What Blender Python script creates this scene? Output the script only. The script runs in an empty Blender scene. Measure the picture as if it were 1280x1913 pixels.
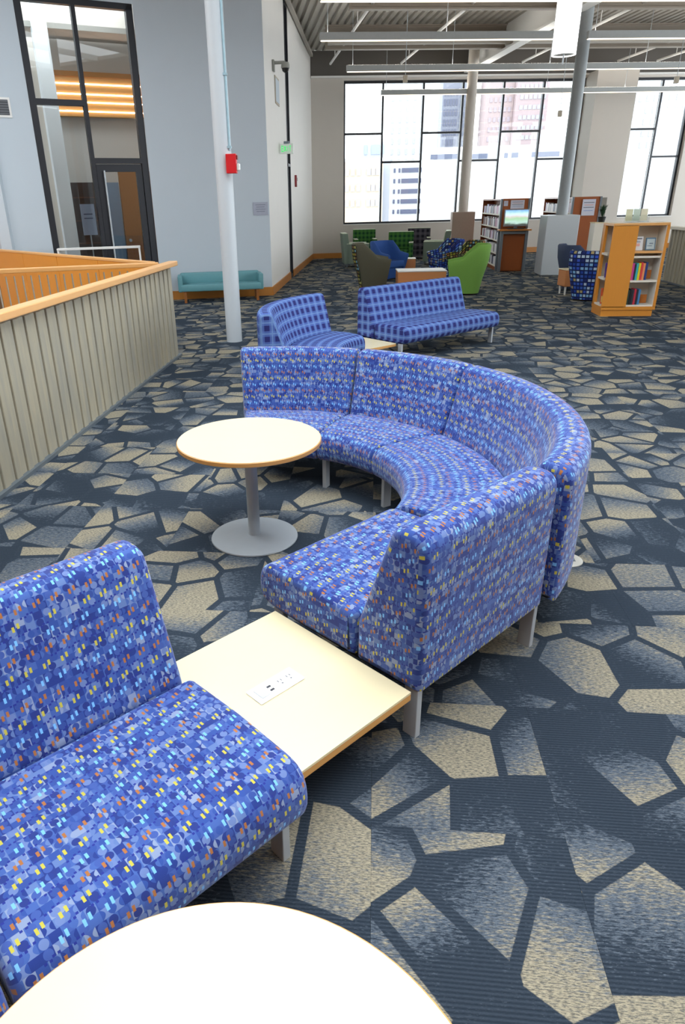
import bpy, bmesh, math, random
from mathutils import Vector, Matrix
random.seed(7)
R = math.radians
scene = bpy.context.scene
C = scene.collection

# ------------------------------------------------------------------ camera
cam_d = bpy.data.cameras.new('camera')
cam = bpy.data.objects.new('camera', cam_d)
C.objects.link(cam)
F_PX, PITCH, YAW, TILT = 1257.0, R(24.6), R(6.4), math.atan(-0.025)
cam_d.sensor_fit = 'AUTO'
cam_d.sensor_width = 36.0
cam_d.lens = F_PX / 1913 * 36.0
cam_d.shift_x = 80.0 / 1913
cam_d.clip_end = 900
EYE = 1.75
fw = Vector((-math.sin(YAW) * math.cos(PITCH), math.cos(YAW) * math.cos(PITCH), -math.sin(PITCH)))
rt = Vector((math.cos(YAW), math.sin(YAW), 0))
dn = -rt.cross(fw)
ex = rt * math.cos(TILT) - dn * math.sin(TILT)
ey = rt * math.sin(TILT) + dn * math.cos(TILT)
cam.matrix_world = Matrix((
    (ex.x, -ey.x, -fw.x, 0), (ex.y, -ey.y, -fw.y, 0), (ex.z, -ey.z, -fw.z, EYE), (0, 0, 0, 1)))
scene.camera = cam

# ------------------------------------------------------------------ light, exposure
world = bpy.data.worlds.new('overcast_sky')
scene.world = world
world.use_nodes = True
bg = world.node_tree.nodes['Background']
bg.inputs[0].default_value = (0.90, 0.96, 1.0, 1)
bg.inputs[1].default_value = 3.2
scene.view_settings.view_transform = 'Standard'
scene.view_settings.look = 'None'
scene.view_settings.gamma = 1.0
scene.view_settings.use_curve_mapping = False
scene.view_settings.exposure = 0.75


# ------------------------------------------------------------------ material helpers
def lin(c):
    return tuple(((v / 255) / 12.92 if v / 255 <= 0.04045 else ((v / 255 + 0.055) / 1.055) ** 2.4) for v in c) + (1,)


class S:
    """a scalar socket with arithmetic"""
    def __init__(s, nt, k): s.nt, s.k = nt, k

    def _m(s, op, *a, clamp=False):
        n = s.nt.nodes.new('ShaderNodeMath'); n.operation = op; n.use_clamp = clamp
        for i, v in enumerate((s,) + a):
            if isinstance(v, S): s.nt.links.new(v.k, n.inputs[i])
            else: n.inputs[i].default_value = v
        return S(s.nt, n.outputs[0])
    def __add__(s, o): return s._m('ADD', o)
    def __sub__(s, o): return s._m('SUBTRACT', o)
    def __mul__(s, o): return s._m('MULTIPLY', o)
    def __truediv__(s, o): return s._m('DIVIDE', o)
    def fract(s): return s._m('FRACT')
    def floor(s): return s._m('FLOOR')
    def abs(s): return s._m('ABSOLUTE')
    def mod(s, o): return s._m('FLOORED_MODULO', o)
    def lt(s, o): return s._m('LESS_THAN', o)
    def gt(s, o): return s._m('GREATER_THAN', o)
    def max(s, o): return s._m('MAXIMUM', o)
    def min(s, o): return s._m('MINIMUM', o)
    def sat(s): return s._m('ADD', 0.0, clamp=True)


class M:
    """one procedural material"""
    def __init__(s, name, rough=0.5, metal=0.0, spec=0.5):
        s.m = bpy.data.materials.new(name); s.m.use_nodes = True
        s.nt = s.m.node_tree
        s.b = s.nt.nodes['Principled BSDF']
        s.b.inputs['Roughness'].default_value = rough
        s.b.inputs['Metallic'].default_value = metal
        s.b.inputs['Specular IOR Level'].default_value = spec
    def node(s, t, **kw):
        n = s.nt.nodes.new(t)
        for k, v in kw.items(): setattr(n, k, v)
        return n
    def link(s, a, b): s.nt.links.new(a.k if isinstance(a, S) else a, b)
    def coord(s, kind='Object'): return s.node('ShaderNodeTexCoord').outputs[kind]
    def pos(s): return s.node('ShaderNodeNewGeometry').outputs['Position']
    def sep(s, v):
        n = s.node('ShaderNodeSeparateXYZ'); s.link(v, n.inputs[0])
        return [S(s.nt, n.outputs[i]) for i in range(3)]
    def comb(s, x, y, z=0.0):
        n = s.node('ShaderNodeCombineXYZ')
        for i, v in enumerate((x, y, z)):
            if isinstance(v, S): s.link(v, n.inputs[i])
            else: n.inputs[i].default_value = v
        return n.outputs[0]
    def rnd(s, x, y, w=0.0):
        n = s.node('ShaderNodeTexWhiteNoise', noise_dimensions='3D')
        s.link(s.comb(x, y, w), n.inputs[0]); return S(s.nt, n.outputs[0])
    def scale(s, vec, sx, sy, sz):
        n = s.node('ShaderNodeMapping'); s.link(vec, n.inputs[0])
        n.inputs['Scale'].default_value = (sx, sy, sz); return n.outputs[0]
    def noise(s, vec, scale=5.0, detail=3.0, rough=0.5):
        n = s.node('ShaderNodeTexNoise'); s.link(vec, n.inputs['Vector'])
        n.inputs['Scale'].default_value = scale; n.inputs['Detail'].default_value = detail
        n.inputs['Roughness'].default_value = rough
        return S(s.nt, n.outputs[0])
    def mix(s, f, a, b):
        n = s.node('ShaderNodeMix', data_type='RGBA')
        for sock, v in ((n.inputs[0], f), (n.inputs[6], a), (n.inputs[7], b)):
            if isinstance(v, S): s.link(v, sock)
            elif hasattr(v, 'is_output'): s.link(v, sock)
            else: sock.default_value = v
        return n.outputs[2]
    def ramp(s, f, cols, const=True):
        n = s.node('ShaderNodeValToRGB'); s.link(f, n.inputs[0])
        cr = n.color_ramp; cr.interpolation = 'CONSTANT' if const else 'LINEAR'
        while len(cr.elements) < len(cols): cr.elements.new(0.5)
        for e, (p, c) in zip(cr.elements, cols): e.position = p; e.color = c
        return n.outputs[0]
    def base(s, c):
        if hasattr(c, 'is_output'): s.link(c, s.b.inputs['Base Color'])
        else: s.b.inputs['Base Color'].default_value = c
        return s
    def bump(s, h, strength=0.2, dist=0.005):
        n = s.node('ShaderNodeBump'); s.link(h, n.inputs['Height'])
        n.inputs['Strength'].default_value = strength; n.inputs['Distance'].default_value = dist
        s.link(n.outputs[0], s.b.inputs['Normal']); return s


MATS = {}
def plain(name, rgb, rough=0.5, metal=0.0, var=0.06, nscale=20, spec=0.5, bump=0.0):
    if name in MATS: return MATS[name]
    m = M(name, rough, metal, spec)
    c = lin(rgb)
    n = m.noise(m.coord(), nscale, 3)
    lo = tuple(v * (1 - var) for v in c[:3]) + (1,); hi = tuple(min(1, v * (1 + var)) for v in c[:3]) + (1,)
    m.base(m.mix(n, lo, hi))
    if bump: m.bump(m.noise(m.coord(), nscale * 12, 2), bump, 0.003)
    MATS[name] = m.m
    return m.m


def wood(name, rgb, dark=0.75, axis='x', rough=0.35, sc=1.0):
    if name in MATS: return MATS[name]
    m = M(name, rough)
    k = {'x': (1.2, 14, 14), 'y': (14, 1.2, 14), 'z': (14, 14, 1.2)}[axis]
    v = m.scale(m.coord(), *[q * sc for q in k])
    n = m.noise(v, 3.0, 4, 0.6); n2 = m.noise(m.coord(), 1.3, 2)
    c = lin(rgb); d = tuple(v * dark for v in c[:3]) + (1,)
    m.base(m.mix((n * 0.7 + n2 * 0.5 - 0.1).sat(), d, c))
    MATS[name] = m.m
    return m.m


def fabric_block():
    m = M('block_print_upholstery', 0.85, 0, 0.25)
    u, v, _ = m.sep(m.coord('UV'))
    U = u / 0.052; V = v / 0.043
    row = V.floor()
    Us = U + row * 0.37
    # tonal checks, ovals and hour-glass shapes
    a = (Us * 2).floor(); b = (V * 2).floor()
    r1 = m.rnd(a, b, 1.0)
    tones = [(0.0, lin((36, 58, 134))), (0.20, lin((50, 80, 156))), (0.45, lin((68, 98, 170))),
             (0.66, lin((96, 122, 178))), (0.84, lin((136, 152, 186)))]
    col = m.ramp(r1, tones)
    fx = (Us * 2).fract() - 0.5; fy = (V * 2).fract() - 0.5
    oval = ((fx * fx) * 5.5 + (fy * fy) * 3.6).lt(0.9)
    r2 = m.rnd(a, b, 5.0)
    col2 = m.ramp(r2, [(0.0, lin((64, 90, 164))), (0.3, lin((38, 56, 130))), (0.5, lin((106, 128, 182))), (0.75, lin((52, 78, 152)))])
    pick = m.rnd(a, b, 9.0)
    hour = (fx.abs() - (fy * fy) * 1.3).lt(0.13)
    col = m.mix((oval * pick.lt(0.45)).max(hour * pick.gt(0.62)), col, col2)
    gx = Us.fract(); gy = V.fract()
    # small navy pairs
    nv = ((((Us + 0.5).fract() - 0.40).abs().lt(0.06)).max((((Us + 0.5).fract() - 0.62).abs()).lt(0.06))) * ((((V + 0.5).fract()) - 0.5).abs().lt(0.13))
    col = m.mix(nv * (m.rnd((Us + 0.5).floor(), (V + 0.5).floor(), 3.0).lt(0.75)), col, lin((36, 50, 140)))
    # accent pairs, one colour per row
    p1 = ((gx - 0.36).abs().lt(0.068)) * ((gy - 0.55).abs().lt(0.175))
    p2 = ((gx - 0.64).abs().lt(0.068)) * ((gy - 0.42).abs().lt(0.175))
    acc = m.ramp((row.mod(3.0)) / 3.0 + 0.01, [(0.0, lin((196, 186, 74))), (0.33, lin((122, 188, 244))), (0.66, lin((172, 110, 62)))])
    keep = m.rnd(Us.floor(), row, 7.0).lt(0.9)
    col = m.mix((p1.max(p2)) * keep, col, acc)
    m.base(col)
    w = m.noise(m.scale(m.coord('UV'), 1, 1, 1), 900, 2)
    m.bump(w, 0.15, 0.001)
    m.b.inputs['Sheen Weight'].default_value = 0.2
    return m.m


def fabric_plaid(name, dark, mid, light, line, cell, thin=True):
    m = M(name, 0.85, 0, 0.25)
    u, v, _ = m.sep(m.coord('UV'))
    U = (u / cell).fract(); V = (v / cell).fract()
    a = U.lt(0.5); b = V.lt(0.5)
    col = m.mix((a + b) * 0.5, light, mid)
    col = m.mix(a * b, col, dark)
    if thin:
        la = (U - 0.75).abs().lt(0.06); lb = (V - 0.75).abs().lt(0.06)
        col = m.mix((la.max(lb)) * 0.32, col, line)
    m.base(col)
    m.bump(m.noise(m.coord('UV'), 700, 2), 0.15, 0.001)
    return m.m


def fabric_grid(name, bgc, cols, cu, cv):
    m = M(name, 0.85, 0, 0.25)
    u, v, _ = m.sep(m.coord('UV'))
    U = u / cu; V = v / cv
    inside = ((U.fract() - 0.5).abs().lt(0.36)) * ((V.fract() - 0.5).abs().lt(0.33))
    r = m.rnd(U.floor(), V.floor(), 2.0)
    n = len(cols)
    col = m.ramp(r, [(i / n, lin(c)) for i, c in enumerate(cols)])
    m.base(m.mix(inside, lin(bgc), col))
    return m.m


TILE, TX, TY = 0.58, 0.03, 1.50


def carpet_mat():
    m = M('patterned_carpet_tile', 0.95, 0, 0.03)
    x, y, z = m.sep(m.pos())
    ti = ((x - TX) / TILE).floor(); tj = ((y - TY) / TILE).floor()
    ox = m.rnd(ti, tj, 1.0); oy = m.rnd(ti, tj, 2.0)
    # several tiles keep the same drop, so shapes carry across some joints and break at others
    px = x + (ox * 3.0).floor() * 1.7
    py = y + (oy * 3.0).floor() * 2.3
    vec = m.comb(px, py * 0.92, 0.0)
    ve = m.node('ShaderNodeTexVoronoi', voronoi_dimensions='2D', feature='DISTANCE_TO_EDGE')
    vf = m.node('ShaderNodeTexVoronoi', voronoi_dimensions='2D', feature='F1')
    for n in (ve, vf):
        m.link(vec, n.inputs['Vector']); n.inputs['Scale'].default_value = 4.0; n.inputs['Randomness'].default_value = 0.9
    d = S(m.nt, ve.outputs['Distance'])
    cr, cg, cb = m.sep(vf.outputs['Color'])
    qx, qy, _ = m.sep(vf.outputs['Position'])
    dx = px - qx; dy = py * 0.92 - qy
    # thread texture: short dashes running across
    t1 = m.noise(m.comb(x * 34.0, y * 150.0, 0.0), 1.0, 4, 0.75)
    t2 = m.noise(m.comb(x * 90.0, y * 420.0, 0.0), 1.0, 2, 0.6)
    rib = ((y * 88.0).fract() - 0.5).abs() * 2.0
    grad = (dy * (cr - 0.5) * 11.0 + dx * (cg - 0.5) * 7.0 + cb * 1.15 + (t1 - 0.5) * 2.2 - 0.24).sat()
    beige = m.mix(t2, lin((118, 112, 98)), lin((196, 185, 158)))
    grey = m.mix(t2, lin((78, 88, 100)), lin((112, 121, 132)))
    dark = m.mix((t2 * 0.5 + rib * 0.45).sat(), lin((26, 34, 44)), lin((68, 78, 90)))
    patch = m.mix(((grad - 0.40) * 2.6).sat(), grey, beige)
    patch = m.mix(((grad - 0.06) * 5.0).sat(), dark, patch)
    # flecks of the dark ground showing through
    t3 = m.noise(m.comb(x * 70.0, y * 300.0, 3.0), 1.0, 3, 0.7)
    patch = m.mix(((t3 - 0.45) * 7.0).sat() * 0.7, patch, dark)
    dark = m.mix(((t3 - 0.56) * 7.0).sat() * 0.45, dark, grey)
    inside = ((d - 0.060 + (t1 - 0.5) * 0.02) * 90.0).sat()
    col = m.mix(inside, dark, patch)
    m.base(col)
    m.bump(t2 + rib * 0.6, 0.35, 0.003)
    return m.m


def slat_mat():
    m = M('grey_limed_slat', 0.6)
    oi = m.node('ShaderNodeObjectInfo')
    r = S(m.nt, oi.outputs['Random'])
    x, y, z = m.sep(m.coord())
    n = m.noise(m.comb(x * 3.0 + r * 40.0, y * 3.0 + r * 17.0, z * 0.6), 3.0, 4, 0.6)
    n2 = m.noise(m.comb(x * 40.0 + r * 9.0, y * 40.0, z * 1.5), 2.0, 3, 0.6)
    c = m.mix((n * 1.5 - 0.3).sat(), lin((148, 147, 138)), lin((188, 176, 146)))
    m.base(m.mix(((n2 - 0.4) * 1.2).sat() * 0.5, c, lin((128, 128, 122))))
    return m.m


def glass_mat():
    m = M('clear_glass')
    nt = m.nt
    nt.nodes.remove(m.b)
    out = nt.nodes['Material Output']
    tr = nt.nodes.new('ShaderNodeBsdfTransparent'); tr.inputs[0].default_value = (0.96, 0.98, 0.98, 1)
    gl = nt.nodes.new('ShaderNodeBsdfGlossy'); gl.inputs['Roughness'].default_value = 0.0
    fr = nt.nodes.new('ShaderNodeFresnel'); fr.inputs[0].default_value = 1.45
    mx = nt.nodes.new('ShaderNodeMixShader')
    nt.links.new(fr.outputs[0], mx.inputs[0]); nt.links.new(tr.outputs[0], mx.inputs[1]); nt.links.new(gl.outputs[0], mx.inputs[2])
    nt.links.new(mx.outputs[0], out.inputs[0])
    return m.m


def glow(name, rgb, strength):
    if name in MATS: return MATS[name]
    m = M(name)
    m.base(lin(rgb)); m.b.inputs['Emission Color'].default_value = lin(rgb); m.b.inputs['Emission Strength'].default_value = strength
    MATS[name] = m.m
    return m.m


def screen_mat():
    m = M('lit_screen_picture', 0.3)
    x, y, z = m.sep(m.coord('Generated'))
    n = m.noise(m.coord('Generated'), 3.0, 3)
    t = (z + (n - 0.5) * 0.35).sat()
    c = m.ramp(t, [(0.0, lin((60, 70, 60))), (0.18, lin((170, 200, 190))), (0.4, lin((150, 190, 150))), (0.55, lin((200, 190, 190))),
                   (0.75, lin((190, 225, 245))), (1.0, lin((120, 170, 225)))], False)
    m.base((0.02, 0.02, 0.02, 1)); m.link(c, m.b.inputs['Emission Color']); m.b.inputs['Emission Strength'].default_value = 0.9
    return m.m


BLOCK = fabric_block()
PLAID = fabric_plaid('blue_plaid_upholstery', lin((40, 44, 106)), lin((62, 82, 148)), lin((86, 112, 176)), lin((140, 178, 214)), 0.105)
GREENPLAID = fabric_plaid('green_plaid_upholstery', lin((22, 66, 42)), lin((36, 88, 48)), lin((70, 122, 56)), lin((150, 170, 90)), 0.13, False)
DARKPLAID = fabric_plaid('charcoal_plaid_upholstery', lin((34, 34, 48)), lin((58, 58, 72)), lin((92, 90, 100)), lin((130, 130, 140)), 0.16, False)
BLUEGRID = fabric_grid('blue_multicolour_grid_upholstery', (24, 36, 84), [(60, 96, 190), (130, 180, 220), (40, 70, 160), (176, 160, 110), (90, 130, 200), (40, 50, 110), (180, 200, 220), (60, 90, 200)], 0.075, 0.068)
DARKGRID = fabric_grid('black_multicolour_grid_upholstery', (26, 26, 26), [(150, 150, 50), (90, 100, 60), (150, 110, 70), (110, 150, 170), (70, 80, 60), (180, 180, 110), (120, 90, 60)], 0.075, 0.068)
CARPET = carpet_mat()
SLAT = slat_mat()
GLASS = glass_mat()
SCREEN = screen_mat()
WALL = plain('pale_grey_wall_paint', (190, 201, 210), 0.75, var=0.015, nscale=3, spec=0.3, bump=0.03)
WHITEWALL = plain('off_white_wall_paint', (228, 226, 222), 0.75, var=0.015, nscale=3, spec=0.3)
WARMWALL = plain('warm_grey_wall_paint', (204, 198, 190), 0.75, var=0.015, nscale=3, spec=0.3)
WHITE = plain('white_paint', (232, 232, 230), 0.6, var=0.01)
COLUMN = plain('column_paint', (198, 206, 212), 0.4, var=0.01)
CEIL = plain('ceiling_paint', (176, 172, 164), 0.7, var=0.02)
BEAM = plain('tan_beam_paint', (150, 141, 130), 0.6, var=0.02)
DARKBAND = plain('dark_brown_grey_paint', (92, 88, 84), 0.7, var=0.02)
MAPLE = wood('maple_laminate', (242, 228, 188), 0.95, 'x', 0.25, 0.6)
MAPLEEDGE = wood('maple_edge', (222, 164, 92), 0.85, 'x', 0.4)
OAKCAP = wood('orange_oak_cap', (240, 184, 122), 0.85, 'y', 0.35)
OAK = wood('orange_oak_panel', (226, 150, 58), 0.88, 'z', 0.4)
OAKX = wood('orange_oak_rail', (240, 180, 112), 0.85, 'x', 0.35)
BASEWOOD = wood('honey_oak_baseboard', (200, 132, 58), 0.85, 'x', 0.4)
CHERRY = wood('cherry_wood_panel', (160, 84, 34), 0.8, 'z', 0.4)
BLOCKWOOD = wood('peach_wood_block', (214, 142, 88), 0.9, 'x', 0.45)
SILVER = plain('satin_silver_metal', (182, 190, 196), 0.42, 0.3, 0.03)
LEG = plain('silver_grey_leg_paint', (184, 190, 196), 0.4, 0.2, 0.03)
STEEL = plain('grey_steel', (120, 130, 138), 0.45, 0.5, 0.03)
BLACKFRAME = plain('black_aluminium_frame', (34, 37, 44), 0.4, 0.2, 0.04)
BLACK = plain('black_plastic', (22, 22, 24), 0.5)
TEAL = plain('teal_vinyl', (96, 150, 158), 0.5, var=0.04)
SAGE = plain('sage_upholstery', (118, 136, 124), 0.7, var=0.06, nscale=60)
PALESAGE = plain('pale_sage_vinyl', (196, 206, 178), 0.6, var=0.04)
OLIVE = plain('olive_grey_upholstery', (84, 82, 66), 0.85, var=0.12, nscale=120)
GREEN = plain('grass_green_upholstery', (112, 158, 68), 0.85, var=0.08, nscale=90)
BLUE = plain('royal_blue_upholstery', (36, 78, 146), 0.8, var=0.06, nscale=60)
NAVY = plain('navy_upholstery', (48, 62, 92), 0.8, var=0.05, nscale=60)
RED = plain('fire_red_plastic', (206, 24, 34), 0.4, var=0.03)
PAPER = plain('printed_paper', (206, 208, 220), 0.6, var=0.05)
INKGREY = plain('grey_ink', (120, 124, 140), 0.7)
CREAM = plain('cream_shelf_paint', (232, 226, 212), 0.6, var=0.02)
PLATE = plain('white_power_plate', (246, 246, 246), 0.35, var=0.01)


# ------------------------------------------------------------------ object helpers
def tag(o, label=None, cat=None, group=None, kind=None):
    if label: o['label'] = label
    if cat: o['category'] = cat
    if group: o['group'] = group
    if kind: o['kind'] = kind
    return o


def thing(name, label, cat, loc=(0, 0, 0), rz=0.0, group=None):
    o = bpy.data.objects.new(name, None); C.objects.link(o)
    o.empty_display_size = 0.1
    o.location = loc; o.rotation_euler = (0, 0, rz)
    return tag(o, label, cat, group)


def put(name, me, mt, parent=None, loc=None, rz=None):
    o = bpy.data.objects.new(name, me); C.objects.link(o)
    if mt and not me.materials: me.materials.append(mt)
    if parent: o.parent = parent
    if loc is not None: o.location = loc
    if rz is not None: o.rotation_euler = (0, 0, rz)
    return o


def clone(o, parent=None):
    c = o.copy(); C.objects.link(c); c.parent = parent
    for ch in list(o.children): clone(ch, c)
    return c


class B:
    """collects shapes into one mesh"""
    def __init__(s): s.bm = bmesh.new()
    def box(s, c, size, rz=0.0, bev=0.0, seg=2, rot=None):
        t = bmesh.new()
        bmesh.ops.create_cube(t, size=1.0)
        for v in t.verts: v.co = Vector((v.co.x * size[0], v.co.y * size[1], v.co.z * size[2]))
        if bev: bmesh.ops.bevel(t, geom=list(t.edges), offset=bev, segments=seg, profile=0.5, affect='EDGES')
        mt = Matrix.Translation(c) @ (rot if rot else Matrix.Rotation(rz, 4, 'Z'))
        bmesh.ops.transform(t, matrix=mt, verts=t.verts)
        s._add(t); return s
    def seg(s, p, q, z0, z1, th, side=0.5):
        """vertical slab from p to q (xy); side: how much of the thickness lies to the left of p->q"""
        p, q = Vector(p[:2]), Vector(q[:2]); d = (q - p); L = d.length; d.normalize(); n = Vector((-d.y, d.x))
        c = (p + q) / 2 + n * th * (side - 0.5)
        return s.box((c.x, c.y, (z0 + z1) / 2), (L, th, z1 - z0), math.atan2(d.y, d.x))
    def bar(s, p, q, w, h=None, up=(0, 0, 1)):
        p, q = Vector(p), Vector(q); d = q - p; L = d.length
        x = d.normalized(); y = Vector(up).cross(x)
        if y.length < 1e-4: y = Vector((0, 1, 0)).cross(x)
        y.normalize(); z = x.cross(y)
        m = Matrix((x, y, z)).transposed().to_4x4()
        return s.box((p + q) / 2, (L, w, h or w), rot=m)
    def cyl(s, p, q, r, seg=20, r2=None):
        p, q = Vector(p), Vector(q); d = q - p
        t = bmesh.new()
        bmesh.ops.create_cone(t, cap_ends=True, segments=seg, radius1=r, radius2=r if r2 is None else r2, depth=d.length)
        m = Matrix.Translation((p + q) / 2) @ d.to_track_quat('Z', 'Y').to_matrix().to_4x4()
        bmesh.ops.transform(t, matrix=m, verts=t.verts)
        s._add(t); return s
    def lathe(s, prof, c=(0, 0, 0), seg=48):
        vs = []
        for r, z in prof:
            if r < 1e-5: vs.append([s.bm.verts.new((c[0], c[1], c[2] + z))])
            else: vs.append([s.bm.verts.new((c[0] + r * math.cos(2 * math.pi * i / seg), c[1] + r * math.sin(2 * math.pi * i / seg), c[2] + z)) for i in range(seg)])
        for a, b in zip(vs, vs[1:]):
            for i in range(seg):
                j = (i + 1) % seg
                q = [a[i % len(a)], a[j % len(a)], b[j % len(b)], b[i % len(b)]]
                q = [v for k, v in enumerate(q) if v not in q[:k]]
                if len(q) > 2: s.bm.faces.new(q)
        return s
    def prism(s, poly, axis, a, b):
        """polygon in the plane across the axis, pushed from a to b"""
        def P(u, v, t): return {'x': (t, u, v), 'y': (u, t, v), 'z': (u, v, t)}[axis]
        A = [s.bm.verts.new(P(u, v, a)) for u, v in poly]; D = [s.bm.verts.new(P(u, v, b)) for u, v in poly]
        s.bm.faces.new(A); s.bm.faces.new(D[::-1])
        n = len(poly)
        for i in range(n): s.bm.faces.new((A[i], D[i], D[(i + 1) % n], A[(i + 1) % n]))
        return s
    def _add(s, t):
        me = bpy.data.meshes.new('tmp'); t.to_mesh(me); t.free(); s.bm.from_mesh(me); bpy.data.meshes.remove(me)
    def mesh(s, name, smooth=False):
        bmesh.ops.recalc_face_normals(s.bm, faces=s.bm.faces)
        me = bpy.data.meshes.new(name); s.bm.to_mesh(me); s.bm.free()
        if smooth:
            for p in me.polygons: p.use_smooth = True
            try: me.set_sharp_from_angle(angle=R(38))
            except Exception: pass
        return me
    def build(s, name, mt, parent=None, smooth=False, loc=None, rz=None):
        return put(name, s.mesh(name, smooth), mt, parent, loc, rz)


def fillet(pts, n=6):
    """polygon (x, z, radius) with rounded corners"""
    out = []
    N = len(pts)
    for i in range(N):
        p = Vector(pts[i][:2]); a = Vector(pts[i - 1][:2]); b = Vector(pts[(i + 1) % N][:2]); r = pts[i][2]
        da = (a - p); db = (b - p); la, lb = da.length, db.length; da.normalize(); db.normalize()
        ang = da.angle(db); t = min(r / math.tan(ang / 2), la * 0.49, lb * 0.49)
        p0 = p + da * t; p1 = p + db * t
        for k in range(n + 1):
            f = k / n
            out.append((p0 * (1 - f) + p * f) * (1 - f) + (p * (1 - f) + p1 * f) * f)
    res = []
    for q in out:
        if not res or (q - res[-1]).length > 1e-4: res.append(q)
    # add points on long runs
    fin = []
    for i, q in enumerate(res):
        fin.append(q); nx = res[(i + 1) % len(res)]; L = (nx - q).length
        for k in range(1, int(L / 0.08) + 1):
            f = k / (int(L / 0.08) + 1); fin.append(q * (1 - f) + nx * f)
    return fin


def inset(poly, d):
    area = sum(poly[i].x * poly[(i + 1) % len(poly)].y - poly[(i + 1) % len(poly)].x * poly[i].y for i in range(len(poly)))
    sgn = 1 if area > 0 else -1
    out = []
    for i, p in enumerate(poly):
        t = (poly[(i + 1) % len(poly)] - poly[i - 1]); t.normalize()
        out.append(p + Vector((-t.y, t.x)) * d * sgn)
    return out


def loft(name, rings, uvs, mt, parent=None):
    """closed rings of points joined in a row, with caps; uvs: per ring (u), per point v"""
    us, vv = uvs
    n = len(rings[0]); verts = [p for r in rings for p in r]; faces = []; fuv = []
    for i in range(len(rings) - 1):
        for j in range(n):
            k = (j + 1) % n
            faces.append((i * n + j, i * n + k, (i + 1) * n + k, (i + 1) * n + j))
            v1 = vv[j + 1]
            fuv.append(((us[i], vv[j]), (us[i], v1), (us[i + 1], v1), (us[i + 1], vv[j])))
    for ri, rev in ((0, True), (len(rings) - 1, False)):
        f = [ri * n + j for j in range(n)]
        faces.append(tuple(f[::-1] if rev else f))
        r0 = rings[ri]
        c = Vector(r0[0])
        cap = [((Vector((p[0] - c.x, p[1] - c.y))).length + us[ri] + 0.3, p[2]) for p in r0]
        fuv.append(tuple(cap[::-1] if rev else cap))
    me = bpy.data.meshes.new(name); me.from_pydata(verts, [], faces)
    uvl = me.uv_layers.new(name='UVMap')
    li = 0
    for q in fuv:
        for uv in q: uvl.data[li].uv = uv; li += 1
    bm = bmesh.new(); bm.from_mesh(me); bmesh.ops.recalc_face_normals(bm, faces=bm.faces); bm.to_mesh(me); bm.free()
    for p in me.polygons: p.use_smooth = True
    try: me.set_sharp_from_angle(angle=R(50))
    except Exception: pass
    return put(name, me, mt, parent)


def arc_len(poly):
    v = [0.0]
    for i in range(len(poly)): v.append(v[-1] + (poly[(i + 1) % len(poly)] - poly[i]).length)
    return v


def box_uv(me, sc=1.0):
    """metric box projection into the UV map"""
    uvl = me.uv_layers.get('UVMap') or me.uv_layers.new(name='UVMap')
    for p in me.polygons:
        n = p.normal
        for li in p.loop_indices:
            c = me.vertices[me.loops[li].vertex_index].co
            if abs(n.z) > 0.7: uv = (c.x, c.y)
            elif abs(n.x) > abs(n.y): uv = (c.y, c.z)
            else: uv = (c.x, c.z)
            uvl.data[li].uv = (uv[0] * sc, uv[1] * sc)


# ================================================================== THE SETTING
K1, K2, K3, K4, K5 = (-4.42, 14.09), (-2.12, 14.77), (-2.13, 18.19), (-2.12, 18.73), (-2.10, 24.87)
WA = R(11.0); E1 = Vector((math.cos(WA), math.sin(WA))); E2 = Vector((-E1.y, E1.x))
GA = R(33.0); G1 = Vector((math.cos(GA), math.sin(GA))); G2 = Vector((-G1.y, G1.x))
ROOF = 6.05


def W(s, t=0.0):
    """along the window wall s metres from its left corner, t metres into the room"""
    p = Vector(K5) + E1 * s - E2 * t; return (p.x, p.y)


def G(s, t=0.0):
    """along the glazed office front, t metres beyond it"""
    p = Vector(K1) + G1 * s + G2 * t; return (p.x, p.y)


# floor: one subfloor plate, carpet tiles as pieces on it
RX = -2.50
sub = B()
sub.prism([(RX, -4), (17, -4), (17, 29.4), (-2.6, 25.6), (-2.6, 20), (-11, 16.5), (-9.5, 15.2), (RX, 8.62)], 'z', -0.30, -0.014)
floor = sub.build('floor', plain('concrete_slab', (120, 120, 118), 0.8))
tag(floor, kind='structure')


def cam_px(p):
    d = Vector(p) - Vector((0, 0, EYE)); k = d.dot(fw)
    if k <= 0.05: return None
    return 560 + F_PX * d.dot(ex) / k, 956 + F_PX * d.dot(ey) / k, k


def in_floor(x, y):
    if x < RX: return (y - 8.62) > (RX - x) * 0.95 and y < 15.0 + (x + 4.4) * 0.28
    q = Vector((x, y)) - Vector(K5)
    return y < 24.87 + (x + 2.1) * 0.194 and y > -3.5 and x < 11.3


def tile_mesh(w, h):
    b = B(); b.box((w / 2, h / 2, -0.007), (w - 0.0003, h - 0.0003, 0.0135), bev=0.0006, seg=1)
    return b.mesh('carpet_tile')


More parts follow.
